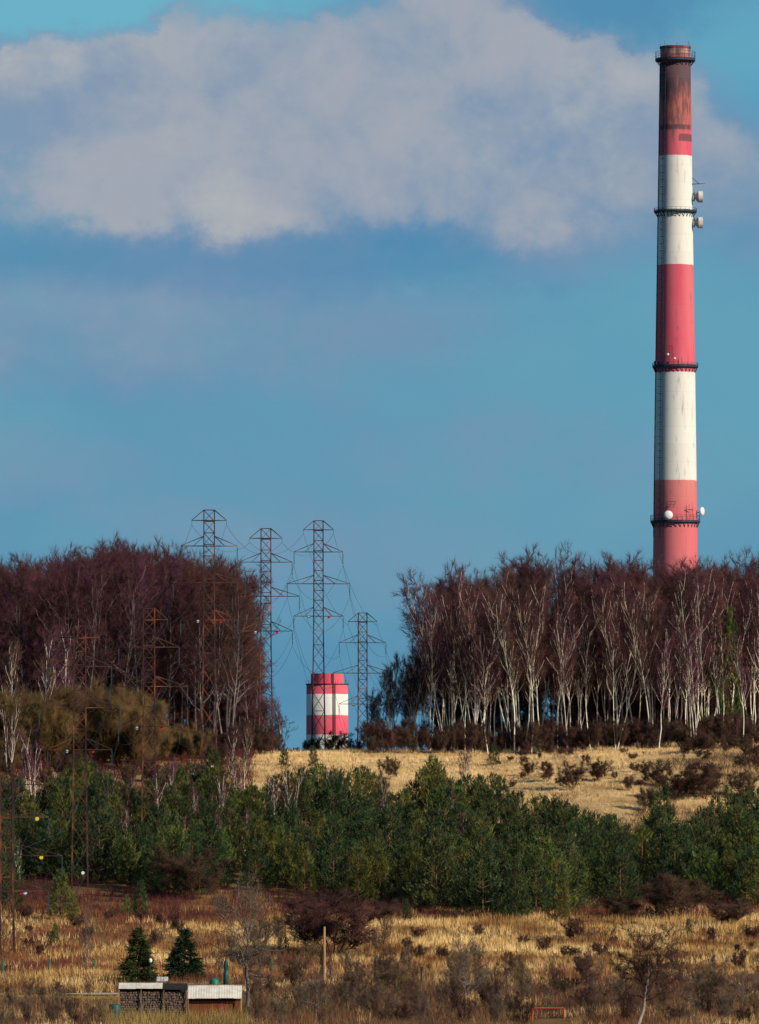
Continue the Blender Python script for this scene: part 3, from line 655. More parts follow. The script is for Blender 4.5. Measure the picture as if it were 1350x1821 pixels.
# conductors through all the towers
names = ['earth wire', 'earth wire', 'upper conductor', 'upper conductor', 'middle conductor', 'middle conductor', 'lower conductor', 'lower conductor']
for w in range(8):
    A_ = [TOW[k][w] for k in range(7)]
    A_ = [(A_[0][0]-30, 640, A_[0][2]-2)] + A_ + [(A_[-1][0]+9, 1520, A_[-1][2]-12)]
    P, Q = [], []
    for a, b in zip(A_, A_[1:]):
        prev = None
        sag = (5.2 if w > 1 else 3.0)*(1+.12*((w*37) % 5-2)/2)
        for k in range(19):
            t = k/18; p = np.array(a)*(1-t)+np.array(b)*t; p[2] -= 4*sag*t*(1-t)
            if prev is not None: P.append(prev); Q.append(p)
            prev = p
    V, Fq = tubes(P, Q, .022, .022, 4)
    tag(put('power_cable', mesh_np('cable', V, Fq, 4, M['wire'])), f"{'left' if w % 2 == 0 else 'right'} {names[w]} sagging between the lattice pylons", 'power cable', 'cables strung between the pylons')

# ------------------------------------------------------------------ woods on the crest
def top_line(pts):
    a = np.array(pts, float); return lambda px: float(np.interp(px, a[:, 0], a[:, 1]))
LTOP = top_line([(-80, 975), (0, 985), (80, 988), (130, 968), (200, 950), (240, 955), (330, 970), (400, 985), (430, 1015), (448, 1060), (470, 1180), (500, 1235)])
RTOP = top_line([(660, 1190), (690, 1150), (725, 1140), (738, 1060), (752, 1012), (800, 985), (870, 995), (940, 962), (980, 975), (1010, 1000), (1060, 972), (1100, 962), (1160, 985), (1230, 985), (1280, 990), (1310, 970), (1440, 970)])
rnd = random.Random(4)
def wood(px0, px1, D0, D1, n, topf, protos, name, label, cat, group, jit=(0, 30), mind=2.2, wide=(.85, 1.1), taken=[]):
    k = 0; tries = 0
    while k < n and tries < 6000:
        tries += 1
        D = rnd.uniform(D0, D1); px = rnd.uniform(px0, px1); x, y, z = at(px, D)
        if any((x-a)**2+(y-b)**2 < mind**2 for a, b in taken): continue
        h = px_h(topf(px)+rnd.uniform(*jit), (x, y, z))
        if h < 6: continue
        pr = rnd.choice(protos); plant(name, pr, (x, y, z), h, label, cat, group, wide=(29/h)**.3*rnd.uniform(*wide)); taken.append((x, y)); k += 1
wood(-45, 428, 1262, 1320, 62, LTOP, PB, 'bare_tree', 'bare purple tree, left wood,', 'tree', 'bare trees of the left wood', (0, 30), 2.6)
wood(-45, 428, 1320, 1372, 46, LTOP, PB+PG, 'bare_tree', 'bare purple tree, left wood,', 'tree', 'bare trees of the left wood', (-3, 14), 3)
wood(-20, 415, 1252, 1285, 24, LTOP, PG, 'grey_barked_tree', 'grey-barked bare tree fronting the left wood,', 'tree', 'grey-barked trees of the left wood', (20, 90), 2)
wood(440, 505, 1268, 1330, 12, top_line([(440, 1130), (460, 1185), (480, 1225), (505, 1270)]), PG+BI[:2], 'edge_tree', 'low bare tree, left wood end,', 'tree', 'low trees at the end of the left wood', (0, 50), 1.5)
wood(776, 1400, 1275, 1330, 54, RTOP, PB, 'bare_tree', 'bare dark tree, right wood,', 'tree', 'bare trees of the right wood', (6, 50), 2.6)
wood(776, 1400, 1330, 1372, 38, RTOP, PB+PG, 'bare_tree', 'bare dark tree, right wood,', 'tree', 'bare trees of the right wood', (-6, 22), 3)
wood(760, 1395, 1250, 1295, 84, RTOP, BI, 'birch_tree', 'white-trunked birch, right wood,', 'tree', 'birches of the right wood', (8, 110), 1.5)
wood(668, 752, 1270, 1325, 17, top_line([(665, 1185), (690, 1150), (725, 1145), (752, 1100)]), YB+BI, 'small_birch', 'small thin birch by the gap,', 'tree', 'small birches by the gap', (0, 60), 1.5, (.7, .9))
wood(-45, 440, 1285, 1345, 44, lambda px: 1165, PF, 'bare_tree', 'low dark tree inside left wood,', 'tree', 'low trees inside the left wood', (-40, 40), 1.2, (.9, 1.3))
wood(765, 1400, 1285, 1345, 60, lambda px: 1175, PF, 'bare_tree', 'low dark tree inside right wood,', 'tree', 'low trees inside the right wood', (-40, 40), 1.2, (.9, 1.3))
# named birches in front of the right wood
for px, t, D, i, lab in ((765, 1045, 1256, 0, 'tall white birch at the left corner of the right wood'),
      (868, 1150, 1243, 5, 'slim pale birch standing before the left part of the right wood'),
      (915, 1040, 1248, 2, 'straight white birch a third of the way along the right wood'),
      (945, 1030, 1247, 5, 'bright white birch with short side limbs near the middle of the right wood'),
      (1012, 1040, 1249, 1, 'twin-stemmed white birch left of the chimney in the right wood'),
      (1095, 1095, 1244, 3, 'clump of slanting white birch stems below and left of the tall chimney'),
      (1172, 1120, 1242, 4, 'wide-forked white birch directly below the tall chimney'),
      (1238, 1105, 1241, 1, 'wide-forked white birch right of the tall chimney'),
      (1322, 1120, 1246, 2, 'thin white birch near the right edge of the photograph'),
      (500, 1235, 1262, 2, 'small pale birch right of the third crest pylon beside the short chimney')):
    l = at(px, D); plant('birch_tree', BI[i], l, px_h(t, l), lab, 'birch', wide=1.15 if D < 1245 else .95)
l = at(1295, 1262); plant('pine_tree', PI[2], l, px_h(1085, l), 'tall dark pine among the birches near the right edge', 'pine', wide=.42)
# undergrowth along both woods
for a, b_, lab, n, g_ in ((-20, 500, 'dark bush under the left wood,', 46, 'bushes under the left wood'), (655, 1380, 'dark bush under the right wood,', 80, 'bushes under the right wood')):
    for k in range(n):
        l = at(a+(b_-a)*(k+rnd.random())/n, rnd.uniform(1240, 1262)); plant('bush', rnd.choice(SHR), l, rnd.uniform(2.2, 5.5), lab, 'bush', g_, wide=rnd.uniform(.7, 1.2))
for k in range(14):
    l = at(530+k*10+rnd.uniform(-4, 4), rnd.uniform(1262, 1318)); plant('bush', rnd.choice(SHR), l, rnd.uniform(1.2, 2.6), 'low dark bush on the crest,', 'bush', 'bushes in the gap')
for px, py, h, lab in ((605, 1341, 3.4, 'round dark bush covering the lower right of the short chimney'), (685, 1340, 3.6, 'dark bush right of the farthest pylon')):
    l = at(px, 1290); plant('bush', SHR[1], l, h, lab, 'bush', wide=1.5)
# willow thicket on the left, below the wood
for k in range(62):
    px = rnd.uniform(-30, 350); D = rnd.uniform(1165, 1235); l = at(px, D)
    t = np.interp(px, [-30, 30, 80, 190, 260, 350], [1225, 1225, 1215, 1185, 1235, 1290])+rnd.uniform(0, 90)
    h = px_h(t, l)
    if h > 3: plant('willow_bush', WIL[k % 3], l, h, 'rounded ochre willow bush,', 'willow', 'willows below the left wood', wide=1.35)
for k in range(26):
    l = at(rnd.uniform(-20, 430), rnd.uniform(1120, 1190)); plant('bush', rnd.choice(SHR), l, rnd.uniform(2.5, 4.5), 'dark purple bush behind the pines,', 'bush', 'bushes behind the left pines', wide=1.1)

# ------------------------------------------------------------------ pine belt
PTOP = top_line([(-60, 1360), (0, 1370), (60, 1400), (110, 1358), (150, 1345), (190, 1360), (240, 1390), (290, 1360), (340, 1345), (385, 1350), (420, 1400), (470, 1380), (520, 1365), (560, 1350), (620, 1362), (650, 1358), (690, 1400), (730, 1385), (770, 1350), (810, 1385), (850, 1360), (900, 1380), (940, 1415), (985, 1410), (1030, 1435), (1075, 1440), (1130, 1465), (1175, 1425), (1210, 1465), (1245, 1430), (1290, 1395), (1420, 1385)])
PBOT = top_line([(-60, 1590), (0, 1590), (60, 1575), (160, 1590), (240, 1598), (330, 1590), (400, 1590), (470, 1590), (540, 1600), (640, 1615), (720, 1625), (800, 1640), (900, 1640), (1000, 1645), (1060, 1600), (1120, 1615), (1200, 1610), (1350, 1625), (1420, 1625)])
cand = []; tries = 0
for px in np.arange(-40, 1395, 19.0):           # the upper edge of the plantation
    px = px+rnd.uniform(-5, 5); h = rnd.uniform(5.6, 8.4); target = PTOP(px)+rnd.uniform(-4, 14)
    for D in np.arange(1215, 990, -2.5):
        l = at(px, D)
        if YH-(l[2]+h)*F/D >= target: break
    cand.append((l, h))
while tries < 9000 and len(cand) < 290:
    tries += 1; D = rnd.uniform(975, 1155); px = rnd.uniform(-45, 1395); l = at(px, D); h = rnd.uniform(5.8, 8.6)+3.6*rnd.random()**3
    b_py = YH-l[2]*F/D; t_py = YH-(l[2]+h)*F/D
    if b_py > PBOT(px)+6-34*float(vnoise(px, 0, 42)) or t_py < PTOP(px)-2: continue
    if any((l[0]-c[0][0])**2+((l[1]-c[0][1])*.55)**2 < 3.2**2 for c in cand): continue
    cand.append((l, h))
for k, (l, h) in enumerate(cand):
    plant('pine_tree', PI[k % 5], l, h, 'young pine of the belt,', 'pine', 'pines of the belt', wide=rnd.uniform(.85, 1.1))
for px, t, b_, i, lab, wd_, in ((878, 1322, 1362, 3, 'small dark pine alone on the crest meadow above the belt', .95), (770, 1342, 1440, 2, 'pointed pine whose top stands above the middle of the belt', .9),
      (1175, 1398, 1530, 0, 'dark shapely pine standing clear above the right part of the belt', .95), (378, 1330, 1420, 1, 'dark pine at the foot of the tallest pylon', .8),
      (505, 1322, 1362, 3, 'small pine under the pale birch on the crest', .8), (557, 1325, 1362, 4, 'small dark pine below the short chimney', .9),
      (108, 1545, 1640, 0, 'broad dark pine left of the second pylon foot, in the lower field', 1.0), (20, 1545, 1630, 1, 'half-hidden pine behind the nearest pylon', .9),
      (250, 1570, 1628, 4, 'small bright pine standing alone in the russet grass', 1.05), (225, 1590, 1630, 2, 'smallest pine leaning on its neighbour in the russet grass', .8),
      (722, 1597, 1640, 4, 'small yellow-green pine at the lower edge of the belt', .9), (1000, 1560, 1645, 2, 'pine at the foremost corner of the belt', .8),
      (1225, 1632, 1662, 3, 'tiny pine seedling in the field at the right', .8), (98, 1640, 1680, 2, 'small dark pine low in the left field', .7)):
    l = spot(px, b_); plant('pine_tree', PI[i], l, px_h(t, l), lab, 'pine', wide=wd_)
# birches among the pines
for px, t, b_, i, lab in ((62, 1290, 1450, 3, 'bright white many-limbed birch above the left pines'), (15, 1240, 1385, 1, 'thin reddish birch at the left edge above the pines'),
      (73, 1165, 1372, 0, 'slender birch with a bright curved trunk before the willows'), (22, 1140, 1352, 2, 'small pale birch before the left wood'),
      (112, 1115, 1350, 1, 'bright fan-shaped birch beside the second pylon head'), (186, 1385, 1480, 0, 'short birch trunk between pines left of the third pylon'),
      (225, 1440, 1500, 2, 'small birch stub between pines'), (280, 1365, 1510, 2, 'leaning birch beside the foot of the third pylon'),
      (297, 1350, 1508, 0, 'straight white birch right of the third pylon foot'), (388, 1370, 1500, 1, 'purple-twigged birch in the gap of the left pines'),
      (414, 1290, 1415, 2, 'pale birch trunk beside the tallest pylon'), (490, 1370, 1485, 3, 'spreading purple-twigged birch clump in the pines below the crest'),
      (523, 1360, 1500, 1, 'second birch clump right of the spreading one'), (614, 1410, 1470, 0, 'short pale birch stub between two pines'),
      (681, 1370, 1500, 2, 'pale upright birch in the middle of the pine belt'), (820, 1320, 1405, 3, 'small many-stemmed birch on the edge of the crest meadow'),
      (808, 1400, 1495, 0, 'orange-lit birch trunk standing in the pines right of the middle'), (435, 1290, 1400, 0, 'reddish thin birch on the crest left of the fourth pylon')):
    l = spot(px, b_); plant('birch_tree', YB[i], l, px_h(t, l), lab, 'birch', wide=1.0)
for k in range(30):
    px = rnd.choice((rnd.uniform(170, 440), rnd.uniform(0, 900))); D = rnd.uniform(1050, 1120); l = at(px, D)
    plant('birch_tree', YB[(0, 2, 1, 0, 2, 3)[k % 6]], l, rnd.uniform(6.0, 9.5), 'thin bare birch sapling in the pines,', 'birch', 'birch saplings among the pines', wide=.85)
for k in range(46):
    px = rnd.uniform(1125, 1395); D = rnd.uniform(1112, 1238)
    if px < 1125+(D-1112)*.9: continue
    l = at(px, D); plant('bush', rnd.choice(SHR+TH[1:]), l, rnd.uniform(1.3, 3.2), 'purple-brown bush on the right slope,', 'bush', 'bushes of the right slope', wide=rnd.uniform(1.0, 1.9))
for k in range(26):
    px = rnd.uniform(900, 1150); D = rnd.uniform(1135, 1240)
    l = at(px, D); plant('bush', rnd.choice(SHR), l, rnd.uniform(.6, 1.5), 'small bush on the crest meadow,', 'bush', 'small bushes of the crest meadow', wide=rnd.uniform(1.0, 1.9))
for px, t, b_, w_, i, lab in ((345, 1505, 1600, 1.9, 0, 'large dark brown bush before the left pines'), (590, 1585, 1700, 1.9, 1, 'broad dark brown thicket in front of the middle pines'),
      (560, 1610, 1690, 1.6, 3, 'lower left lobe of the broad brown thicket'), (1195, 1555, 1640, 1.9, 2, 'dark bush in the shade of the right pines'), (1100, 1590, 1640, 2.4, 0, 'reddish bush left of the shaded one'),
      (1022, 1630, 1672, 1.3, 1, 'small dark bush at the belt corner above the lower meadow'), (690, 1600, 1645, 1.6, 2, 'maroon bush left of the small yellow-green pine'),
      (1300, 1600, 1650, 2.2, 1, 'reddish bush under the pines at the right edge'),
      (1015, 1350, 1412, 1.2, 0, 'middle bush on the crest meadow'), (1065, 1348, 1395, 1.4, 1, 'round dark bush on the crest meadow'), (1118, 1378, 1412, 1.0, 2, 'thin bush on the crest meadow'),
      (975, 1355, 1395, 1.3, 3, 'pale thin bush at the left of the crest meadow'), (940, 1352, 1378, 1.6, 1, 'low bush on the crest meadow behind the pines'), (1165, 1350, 1400, 1.6, 2, 'dark bush on the crest meadow below the forked birch'),
      (1205, 1365, 1425, 1.7, 0, 'wide dark bush right of the clear-standing pine'), (1255, 1355, 1425, 1.9, 3, 'broad purple bush on the right slope'), (1290, 1325, 1352, 1.5, 1, 'dark bush on the upper right slope'),
      (1235, 1320, 1345, 1.5, 0, 'small bush near the crest at the right'), (1335, 1318, 1360, 1.5, 2, 'dark bush cut by the right edge on the crest'), (1320, 1370, 1420, 1.8, 1, 'purple bush lower on the right slope'), (1150, 1400, 1445, 1.2, 3, 'brown bush left of the clear-standing pine'),
      (692, 1345, 1385, 1.1, 2, 'thin bush on the crest meadow below the gap')):
    l = spot(px, b_); plant('bush', SHR[i], l, px_h(t, l), lab, 'bush', wide=w_*rnd.uniform(.8, 1.05), rz=None)

# ------------------------------------------------------------------ lower field: trees, bushes
for px, t, b_, i, w_, lab in ((440, 1548, 1790, 1, 1.0, 'large grey bare tree behind the white-roofed shed'), (830, 1655, 1800, 1, 1.0, 'grey round-crowned bare tree in the middle of the foreground'),
      (1128, 1632, 1835, 2, 1.2, 'bare orchard tree with a pale leaning trunk'), (905, 1685, 1775, 0, .9, 'dark stubby bare tree right of the grey round one'),
      (1045, 1690, 1765, 0, 1.0, 'dark spreading little tree left of the leaning one'), (560, 1715, 1815, 1, 1.1, 'low pale bare tree right of the shed'),
      (700, 1680, 1805, 0, 1.1, 'brown bare tree in the middle of the foreground orchard'), (640, 1690, 1800, 0, 1.0, 'brown bare tree right of the wooden pole'), (467, 1660, 1785, 1, .7, 'forked pale bare tree beside the shed'),
      (735, 1735, 1815, 0, .9, 'small bare tree left of the grey round one'), (155, 1600, 1735, 1, .45, 'thin grey bare sapling below the second pylon'), (1240, 1720, 1810, 1, 1.3, 'low grey twiggy tree at the lower right'),
      (1320, 1715, 1800, 1, 1.3, 'grey twiggy tree cut by the right edge'), (980, 1715, 1790, 0, 1.0, 'small dark tree above the red frame')):
    l = spot(px, b_); plant('bare_tree', ORC[i], l, px_h(t, l), lab, 'tree', wide=w_, rz=0 if i == 2 else None)
for px, b_, t, i, lab in ((246, 1752, 1640, 0, 'warm green spruce left of its darker twin above the sheds'), (328, 1750, 1643, 1, 'dark blue-green spruce above the white roofs')):
    l = spot(px, b_); plant('spruce_tree', SP[i], l, px_h(t, l), lab, 'spruce', wide=1.05 if i == 0 else 1.15)
for n_, PR, (px0, px1, py0, py1), (h0, h1), lab, g_ in ((120, TH, (440, 1400, 1742, 1832), (1.8, 4.4), 'bare thicket near the bottom edge,', 'thickets of the foreground'),
      (26, SHR, (440, 1400, 1725, 1832), (1.2, 2.6), 'brown bush near the bottom edge,', 'bushes of the foreground'),
      (34, TH, (-40, 215, 1772, 1835), (1.4, 3.0), 'bare thicket below the pale track,', 'thickets below the track'), (34, TH, (385, 690, 1655, 1745), (1.6, 3.6), 'bare thicket behind the sheds,', 'thickets behind the sheds'),
      (26, SHR, (700, 1400, 1665, 1730), (.8, 2.0), 'small brown bush in golden grass,', 'bushes of the golden field'), (24, SHR, (-20, 350, 1635, 1710), (.8, 2.0), 'small brown bush in russet grass,', 'bushes of the left field')):
    for q in range(n_):
        l = spot(rnd.uniform(px0, px1), rnd.uniform(py0, py1)); px = l[0]*F/l[1]+675
        if (190 < px < 450 and l[1] < 790) or (925 < px < 1025 and l[1] < 720): continue
        plant('bush' if PR is SHR else 'thicket', PR[q % len(PR)], l, rnd.uniform(h0, h1), lab, 'bush' if PR is SHR else 'thicket', g_, wide=rnd.uniform(.9, 1.5))

# ------------------------------------------------------------------ sheds and small things
def shed():
    D = 722; s = F/D; x0, x1 = (334-675)/s, (430-675)/s; w = x1-x0; zb = float(ground_z((x0+x1)/2, D))-.4
    o = empty('shed', (x0, D, zb)); tag(o, 'low red-brown plank shed with a white sheet roof', 'shed')
    zr = lambda py: (YH-py)/s-zb
    ze, zt_ = zr(1775), zr(1752.5); dep = 2.3
    n = 7; pw = w/n
    for k in range(n):   # roof sheets, slightly uneven
        x = k*pw; j = rnd.uniform(-.03, .03); b = MB(); V = []
        m = 6
        for i in range(m+1):
            xx = x+pw*i/m; rz_ = .018*(i % 2)
            V += [(xx, -.35, ze+j+rz_), (xx, dep-.6, zt_+j*.5+rz_), (xx, -.35, ze+j+rz_-.03), (xx, dep-.6, zt_+j*.5+rz_-.03)]
        Fc = []
        for i in range(m):
            a = 4*i; Fc += [(a, a+4, a+5, a+1), (a+2, a+3, a+7, a+6), (a, a+2, a+6, a+4), (a+1, a+5, a+7, a+3)]
        Fc += [(0, 1, 3, 2), (4*m, 4*m+2, 4*m+3, 4*m+1)]
        b.add(V, Fc).build('roof_sheet', M['roof_white'], o)
    pk = MB().box((0, 0, (ze-.28)/2), (w/19*.92, .03, ze-.28)).mesh('plank', M['plank'])
    for k in range(19): put('plank', pk, o, ((k+.5)*w/19, .25+.01*(k % 3), 0))
    MB().box((w/2, .32, ze-.16), (w, .05, .34)).build('eave_gap_strip', M['dark_void'], o)  # near-black strip painting in the shaded gap under the eave
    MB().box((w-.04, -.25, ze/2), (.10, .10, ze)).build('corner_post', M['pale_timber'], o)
    MB().box((.05, -.25, ze/2), (.10, .10, ze)).build('corner_post', M['timber'], o)
    b = MB(); b.box((w/2, dep-.7, zt_/2), (w-.1, .05, zt_-.1)); b.box((.03, dep/2-.2, ze/2), (.05, dep-1, ze-.05)); b.box((w-.03, dep/2-.2, ze/2), (.05, dep-1, ze-.05))
    b.build('back_walls', M['timber'], o)
    MB().box((w/2, dep-.55, zt_+.03), (w+.1, .16, .10)).build('ridge_board', M['timber'], o)
    c = MB()
    for k in range(5): c.box((.12+k*.28, dep-.4, zt_+.10+.05*rnd.random()), (.20, .2, .14))
    c.build('ridge_clutter', M['bark_grey'], o)
shed()
def woodshed():
    D = 728; s = F/D; x0, x1 = (211-675)/s, (333-675)/s; w = x1-x0; zb = float(ground_z((x0+x1)/2, D))-.3
    o = empty('firewood_shelter', (x0, D, zb)); tag(o, 'long low shelter full of stacked firewood, pale sheet over its left part', 'shelter')
    zr = lambda py: (YH-py)/s-zb
    zf, zk = zr(1757.5), zr(1748)
    n = 5; pw = (289-211)/s/n
    for k in range(n):
        j = rnd.uniform(-.02, .03)
        b = MB(); a, c = k*pw+.004, (k+1)*pw-.004
        b.add([(a, -.3, zf+j), (c, -.3, zf+j*.5), (c, 1.0, zk), (a, 1.0, zk), (a, -.3, zf+j-.04), (c, -.3, zf+j*.5-.04), (c, 1, zk-.04), (a, 1, zk-.04)], [(0,1,2,3), (7,6,5,4), (0,4,5,1), (1,5,6,2), (2,6,7,3), (3,7,4,0)])
        b.build('roof_sheet', M['roof_white'], o)
    MB().add([(n*pw, -.25, zf-.05), (w, -.25, zf-.08), (w, 1, zk-.06), (n*pw, 1, zk-.05), (n*pw, -.25, zf-.12), (w, -.25, zf-.15), (w, 1, zk-.13), (n*pw, 1, zk-.12)], [(0,1,2,3), (7,6,5,4), (0,4,5,1), (1,5,6,2), (2,6,7,3), (3,7,4,0)]).build('felt_roof', M['dark_void'], o)
    for x in (.05, w*.33, w*.66, w-.06): MB().box((x, -.15, (zf-.1)/2), (.09, .09, zf-.1)).build('post', M['pale_timber'] if x < 1 else M['timber'], o)
    MB().box((w/2, 1.0, (zk-.2)/2), (w, .05, zk-.2)).build('back_wall', M['dark_void'], o)
    st = MB(); y0 = .05; rr_ = random.Random(3); z = .12; row = 0
    while z < zf-.35:
        x = .15+(row % 2)*.09
        while x < w-.15:
            r = rr_.uniform(.10, .145); dy = rr_.uniform(-.06, .06)
            st.lathe([(r, y0+dy), (r*1.02, y0+.3), (r, y0+.8)], 7, (x, 0, z+rr_.uniform(-.015, .015)), 'y'); x += r*2+.01
        z += .225; row += 1
    f = st.build('firewood', M['log'], o); f['kind'] = 'stuff'
    b = MB().bar((w*.42, -.35, 0), (w*.47, -.2, 1.15), .03).bar((w*.52, -.35, 0), (w*.47, -.2, 1.15), .03); b.build('prop_frame', M['bark_grey'], o)
woodshed()
D = 716; s = F/D; x = (204-675)/s; zg = float(ground_z(x, D))
o = MB().lathe([(.50, -.3), (.55, .1), (.56, 1.35), (.50, 1.5), (.2, 1.56)], 20).build('water_barrel', M['teal'], None, (x, D, zg), True); tag(o, 'dark teal plastic barrel at the left end of the firewood shelter', 'barrel')
D = 752; s = F/D; x = (289-675)/s; zg = float(ground_z(x, D)); zt2 = (YH-1737)/s
e = empty('white_table', (x, D, zg)); tag(e, 'small white panel on legs between the two spruces', 'panel')
MB().box((0, 0, zt2-zg-.22), (1.12, .06, .44)).build('panel', M['white_paint'], e)
for q in (-.45, .45): MB().box((q, .05, (zt2-zg-.4)/2), (.06, .06, zt2-zg-.4)).build('leg', M['timber'], e)
def post(px, t, b_, r, mat, name, label, cat, group=None, cap=True):
    l = spot(px, b_); h = px_h(t, l); b = MB(); b.bar((0, 0, -.3), (0, 0, h), r, r*.9, 6)
    if cap: b.lathe([(r*1.3, h-.06), (r*1.4, h), (r*.5, h+.05)], 8)
    o = b.build(name, mat, None, l); tag(o, label, cat, group); return o
for px, t, b_, lab in ((5, 1705, 1736, 'green fence post cut by the left edge behind the nearest pylon'), (88, 1706, 1737, 'green fence post right of the nearest pylon'), (168, 1706, 1735, 'green fence post farther right above the pale track'), (483, 1704, 1740, 'dull green post behind the shed among branches')):
    post(px, t, b_, .12, M['green'], 'fence_post', lab, 'post', 'green fence posts')
e = empty('green_pump', spot(402, 1760)); tag(e, 'tall green hand pump standing behind the white-roofed shed', 'pump')
h = px_h(1702, spot(402, 1760))
MB().lathe([(.30, 0), (.28, h*.5), (.20, h*.55), (.24, h*.62), (.24, h*.85), (.10, h*.9), (.06, h)], 12).build('pump_body', M['teal'], e, smooth=True)
MB().bar((0, 0, h*.85), (-.55, 0, h*.55), .04).build('pump_handle', M['green'], e)
l = spot(381, 1762); o = MB().lathe([(.45, 0), (.55, .3), (.52, 1.1), (.3, 1.35), (.05, 1.4)], 16).build('garden_barrel', M['green'], None, l, True); tag(o, 'squat green barrel left of the green pump', 'barrel')
post(577, 1648, 1760, .13, M['pale_timber'], 'wooden_pole', 'bare wooden pole standing alone right of the shed', 'pole', cap=False)
for px, t, b_, lab in ((588, 1722, 1755, 'short dark post right of the wooden pole'), (668, 1710, 1760, 'dark crooked fence post left of the middle'), (750, 1720, 1765, 'dark thick fence post in the middle of the foreground')):
    post(px, t, b_, .14, M['bark_dark'], 'wooden_post', lab, 'post', 'dark wooden posts')
l = spot(269, 1758); h = px_h(1707, l); e = empty('garden_lamp', (l[0], l[1]-2.6, l[2])); tag(e, 'white round lamp on a thin pole beside the left spruce', 'lamp')
MB().bar((0, 0, 0), (0, 0, h-.2), .03).build('pole', M['dark_steel'], e)
MB().lathe([(.05, h-.3), (.17, h-.15), (.18, h+.1), (.05, h+.2)], 12).build('globe', M['white_paint'], e, smooth=True)
D = 700; s = F/D; l = at(975, D); e = empty('red_swing_frame', l); tag(e, 'red tubular frame at the bottom edge below the dark little trees', 'frame')
h = (YH-1794)/s-l[2]; hw_ = 28/s; h = max(h, 1.1)
for q in (-1, 1):
    MB().bar((q*hw_, 0, -.2), (q*hw_, 0, h), .055, n=8).build('leg', M['red_frame'], e)
    MB().bar((q*hw_, 1.2, -.2), (q*hw_*.98, 0, h-.02), .045, n=8).build('leg', M['red_frame'], e)
MB().bar((-hw_, 0, h), (hw_, 0, h), .06, n=8).build('top_bar', M['red_frame'], e)

# ------------------------------------------------------------------ grass and scrub
rg = np.random.default_rng(21)
def field(name, n, D0, D1, keep, hgt, wid, mat, lean=.25, label=None, bunch=5, thin=1.0):
    D = D0+(D1-D0)*rg.random(n); half = D*.05+9; x = rg.uniform(-1, 1, n)*half
    k = keep(x, D, rg.random(n)); x, D = x[k], D[k]
    x = np.repeat(x, bunch)+rg.normal(0, .16, len(x)*bunch); D = np.repeat(D, bunch)+rg.normal(0, .16, len(D)*bunch)
    z = ground_z(x, D); m = len(x); h = hgt*rg.uniform(.5, 1.25, m)*(.55+.9*vnoise(x, D, 5))
    P = np.stack([x, D, z-.05], 1); d = np.stack([rg.normal(0, lean, m), rg.normal(0, lean, m), np.ones(m)], 1); d /= np.linalg.norm(d, axis=1, keepdims=True)
    V, Fc = blades(P, P+d*h[:, None], wid*rg.uniform(.6, 1.3, m), rg)
    return tag(put(name, mesh_np(name, V, Fc, 3, mat)), label, 'grass' if 'grass' in name else 'scrub', None, 'stuff')
def pxof(x, D): return 675+x*F/D
notshed = lambda x, D: ~((pxof(x, D) > 190) & (pxof(x, D) < 445) & (D > 655) & (D < 800))
swing = lambda x, D: ~((np.abs(pxof(x, D)-975) < 45) & (D > 655) & (D < 702))
track = lambda x, D: ~((D > Dt-34) & (D < Dt-1) & (x < -24))
rus = lambda x, D: vnoise(x, D*.5, 5)*.45+vnoise(x+90, D*.5, 13)*.55 + np.where(D < 800, .16, 0) + np.where((pxof(x, D) < 620), .08, -.03) - np.where((D > 905) & (D < 985) & (pxof(x, D) > 600), .16, 0) - np.where((D > 812) & (D < 850) & (pxof(x, D) < 240), .3, 0)
field('dry_grass', 62000, 640, 1010, lambda x, D, r: notshed(x, D) & track(x, D) & swing(x, D) & (r > (rus(x, D)-.38)*3.2), .85, .07, M['grass'], label='tall dry golden grass covering the lower field')
field('garden_grass', 11000, 650, 760, lambda x, D, r: ~notshed(x, D) & (D < 715) , 1.35, .06, M['olive_weeds'], label='short olive and straw grass in front of the sheds')
field('garden_grass_strip', 3500, Dt-34, Dt-10, lambda x, D, r: (x < -22), .28, .06, M['olive_weeds'], label='short olive grass below the pale track')
field('russet_scrub', 52000, 640, 1020, lambda x, D, r: notshed(x, D) & track(x, D) & swing(x, D) & (r < (rus(x, D)-.38)*3.4) & ((D > 815) | (r < .25)), 1.0, .05, M['scrub'], .4, 'low russet brambles spread through the lower field')
field('brown_scrub', 34000, 640, 835, lambda x, D, r: notshed(x, D) & track(x, D) & swing(x, D) & (r < (rus(x+40, D)-.29)*3.0), 1.15, .045, M['brown_scrub'], .4, 'dark brown tangled scrub along the bottom of the photograph')
field('maroon_scrub', 14000, 985, 1065, lambda x, D, r: (vnoise(x, D, 6) > .35) & (r < .9), 1.3, .05, M['maroon'], .35, 'maroon bramble fringe under the lower edge of the pines')
field('upland_scrub', 30000, 1095, 1262, lambda x, D, r: (pxof(x, D) < 440+20*vnoise(x, D, 5)) , 1.7, .05, M['maroon'], .35, 'maroon scrub behind the left pines')
field('meadow_scrub', 9000, 1100, 1245, lambda x, D, r: (pxof(x, D) > 690) & (vnoise(x, D*.5, 5) > .60), .7, .05, M['brown_scrub'], .5, 'low brown stems in patches over the crest meadow')
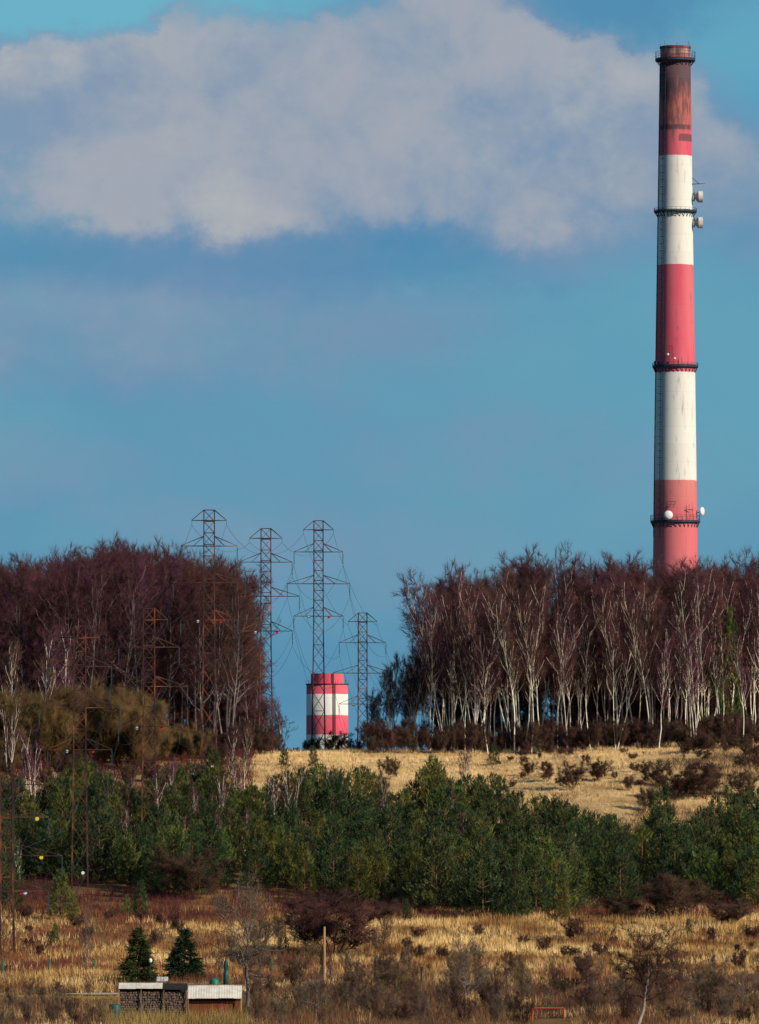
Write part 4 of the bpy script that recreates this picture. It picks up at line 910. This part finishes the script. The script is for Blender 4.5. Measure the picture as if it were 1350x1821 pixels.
field('slope_scrub', 34000, 1095, 1225, lambda x, D, r: (pxof(x, D) > 1110+(D-1095)*.9) & (vnoise(x, D, 8) > .36), 1.1, .05, M['brown_scrub'], .45, 'purple-brown scrub spreading over the right of the crest meadow')
field('meadow_grass', 56000, 1085, 1330, lambda x, D, r: (pxof(x, D) > 400) & (r < .35+1.3*vnoise(x, D*.6, 4)), .55, .06, M['meadow'], .35, 'short pale gold grass of the crest meadow', 5)
field('weed_stems', 9000, 640, 840, lambda x, D, r: notshed(x, D) & track(x, D) & swing(x, D) & (vnoise(x+300, D*.6, 9) > .5), 1.0, .045, M['olive_weeds'], .3, 'olive weeds mixed into the bottom of the field')

# ------------------------------------------------------------------ tell the look-alikes apart by where they stand
MARK = [(-20, 'at the left edge'), (60, 'left of second pylon'), (140, 'in line with second pylon'), (205, 'between pylons two and three'), (265, 'in line with third pylon'), (320, 'between pylons three and four'), (372, 'in line with fourth pylon'),
        (425, 'between pylons four and five'), (475, 'in line with fifth pylon'), (520, 'left of short chimney'), (582, 'in line with short chimney'), (650, 'in line with farthest pylon'), (710, 'right of farthest pylon'),
        (770, 'below the right wood corner'), (840, 'right of wood corner'), (910, 'midway to tall chimney'), (985, 'past midway to tall chimney'), (1060, 'well left of the tall chimney'), (1130, 'just left of the tall chimney'),
        (1200, 'in line with tall chimney'), (1270, 'right of tall chimney'), (1345, 'at the right edge')]
ORD = 'first second third fourth fifth sixth seventh eighth ninth tenth eleventh twelfth thirteenth fourteenth fifteenth sixteenth seventeenth eighteenth nineteenth twentieth twenty-first twenty-second twenty-third twenty-fourth twenty-fifth'.split()
grp = {}
for o in COL.objects:
    if o.parent is None and o.get('group') and o.get('category') in ('tree', 'birch', 'pine', 'bush', 'thicket', 'willow'): grp.setdefault(o['label'], []).append(o)
for lab, L in grp.items():
    cells = {}
    for o in L:
        px = 675+o.location.x*F/o.location.y
        cells.setdefault(min(MARK, key=lambda m_: abs(m_[0]-px))[1], []).append(o)
    for c_, Q in cells.items():
        Q.sort(key=lambda o: (o.location.y))
        for i, o in enumerate(Q):
            t = lab+' '+c_
            if len(Q) > 1: t += ', '+(ORD[i]+' from front' if i < len(ORD) else 'among the rearmost')
            o['label'] = t
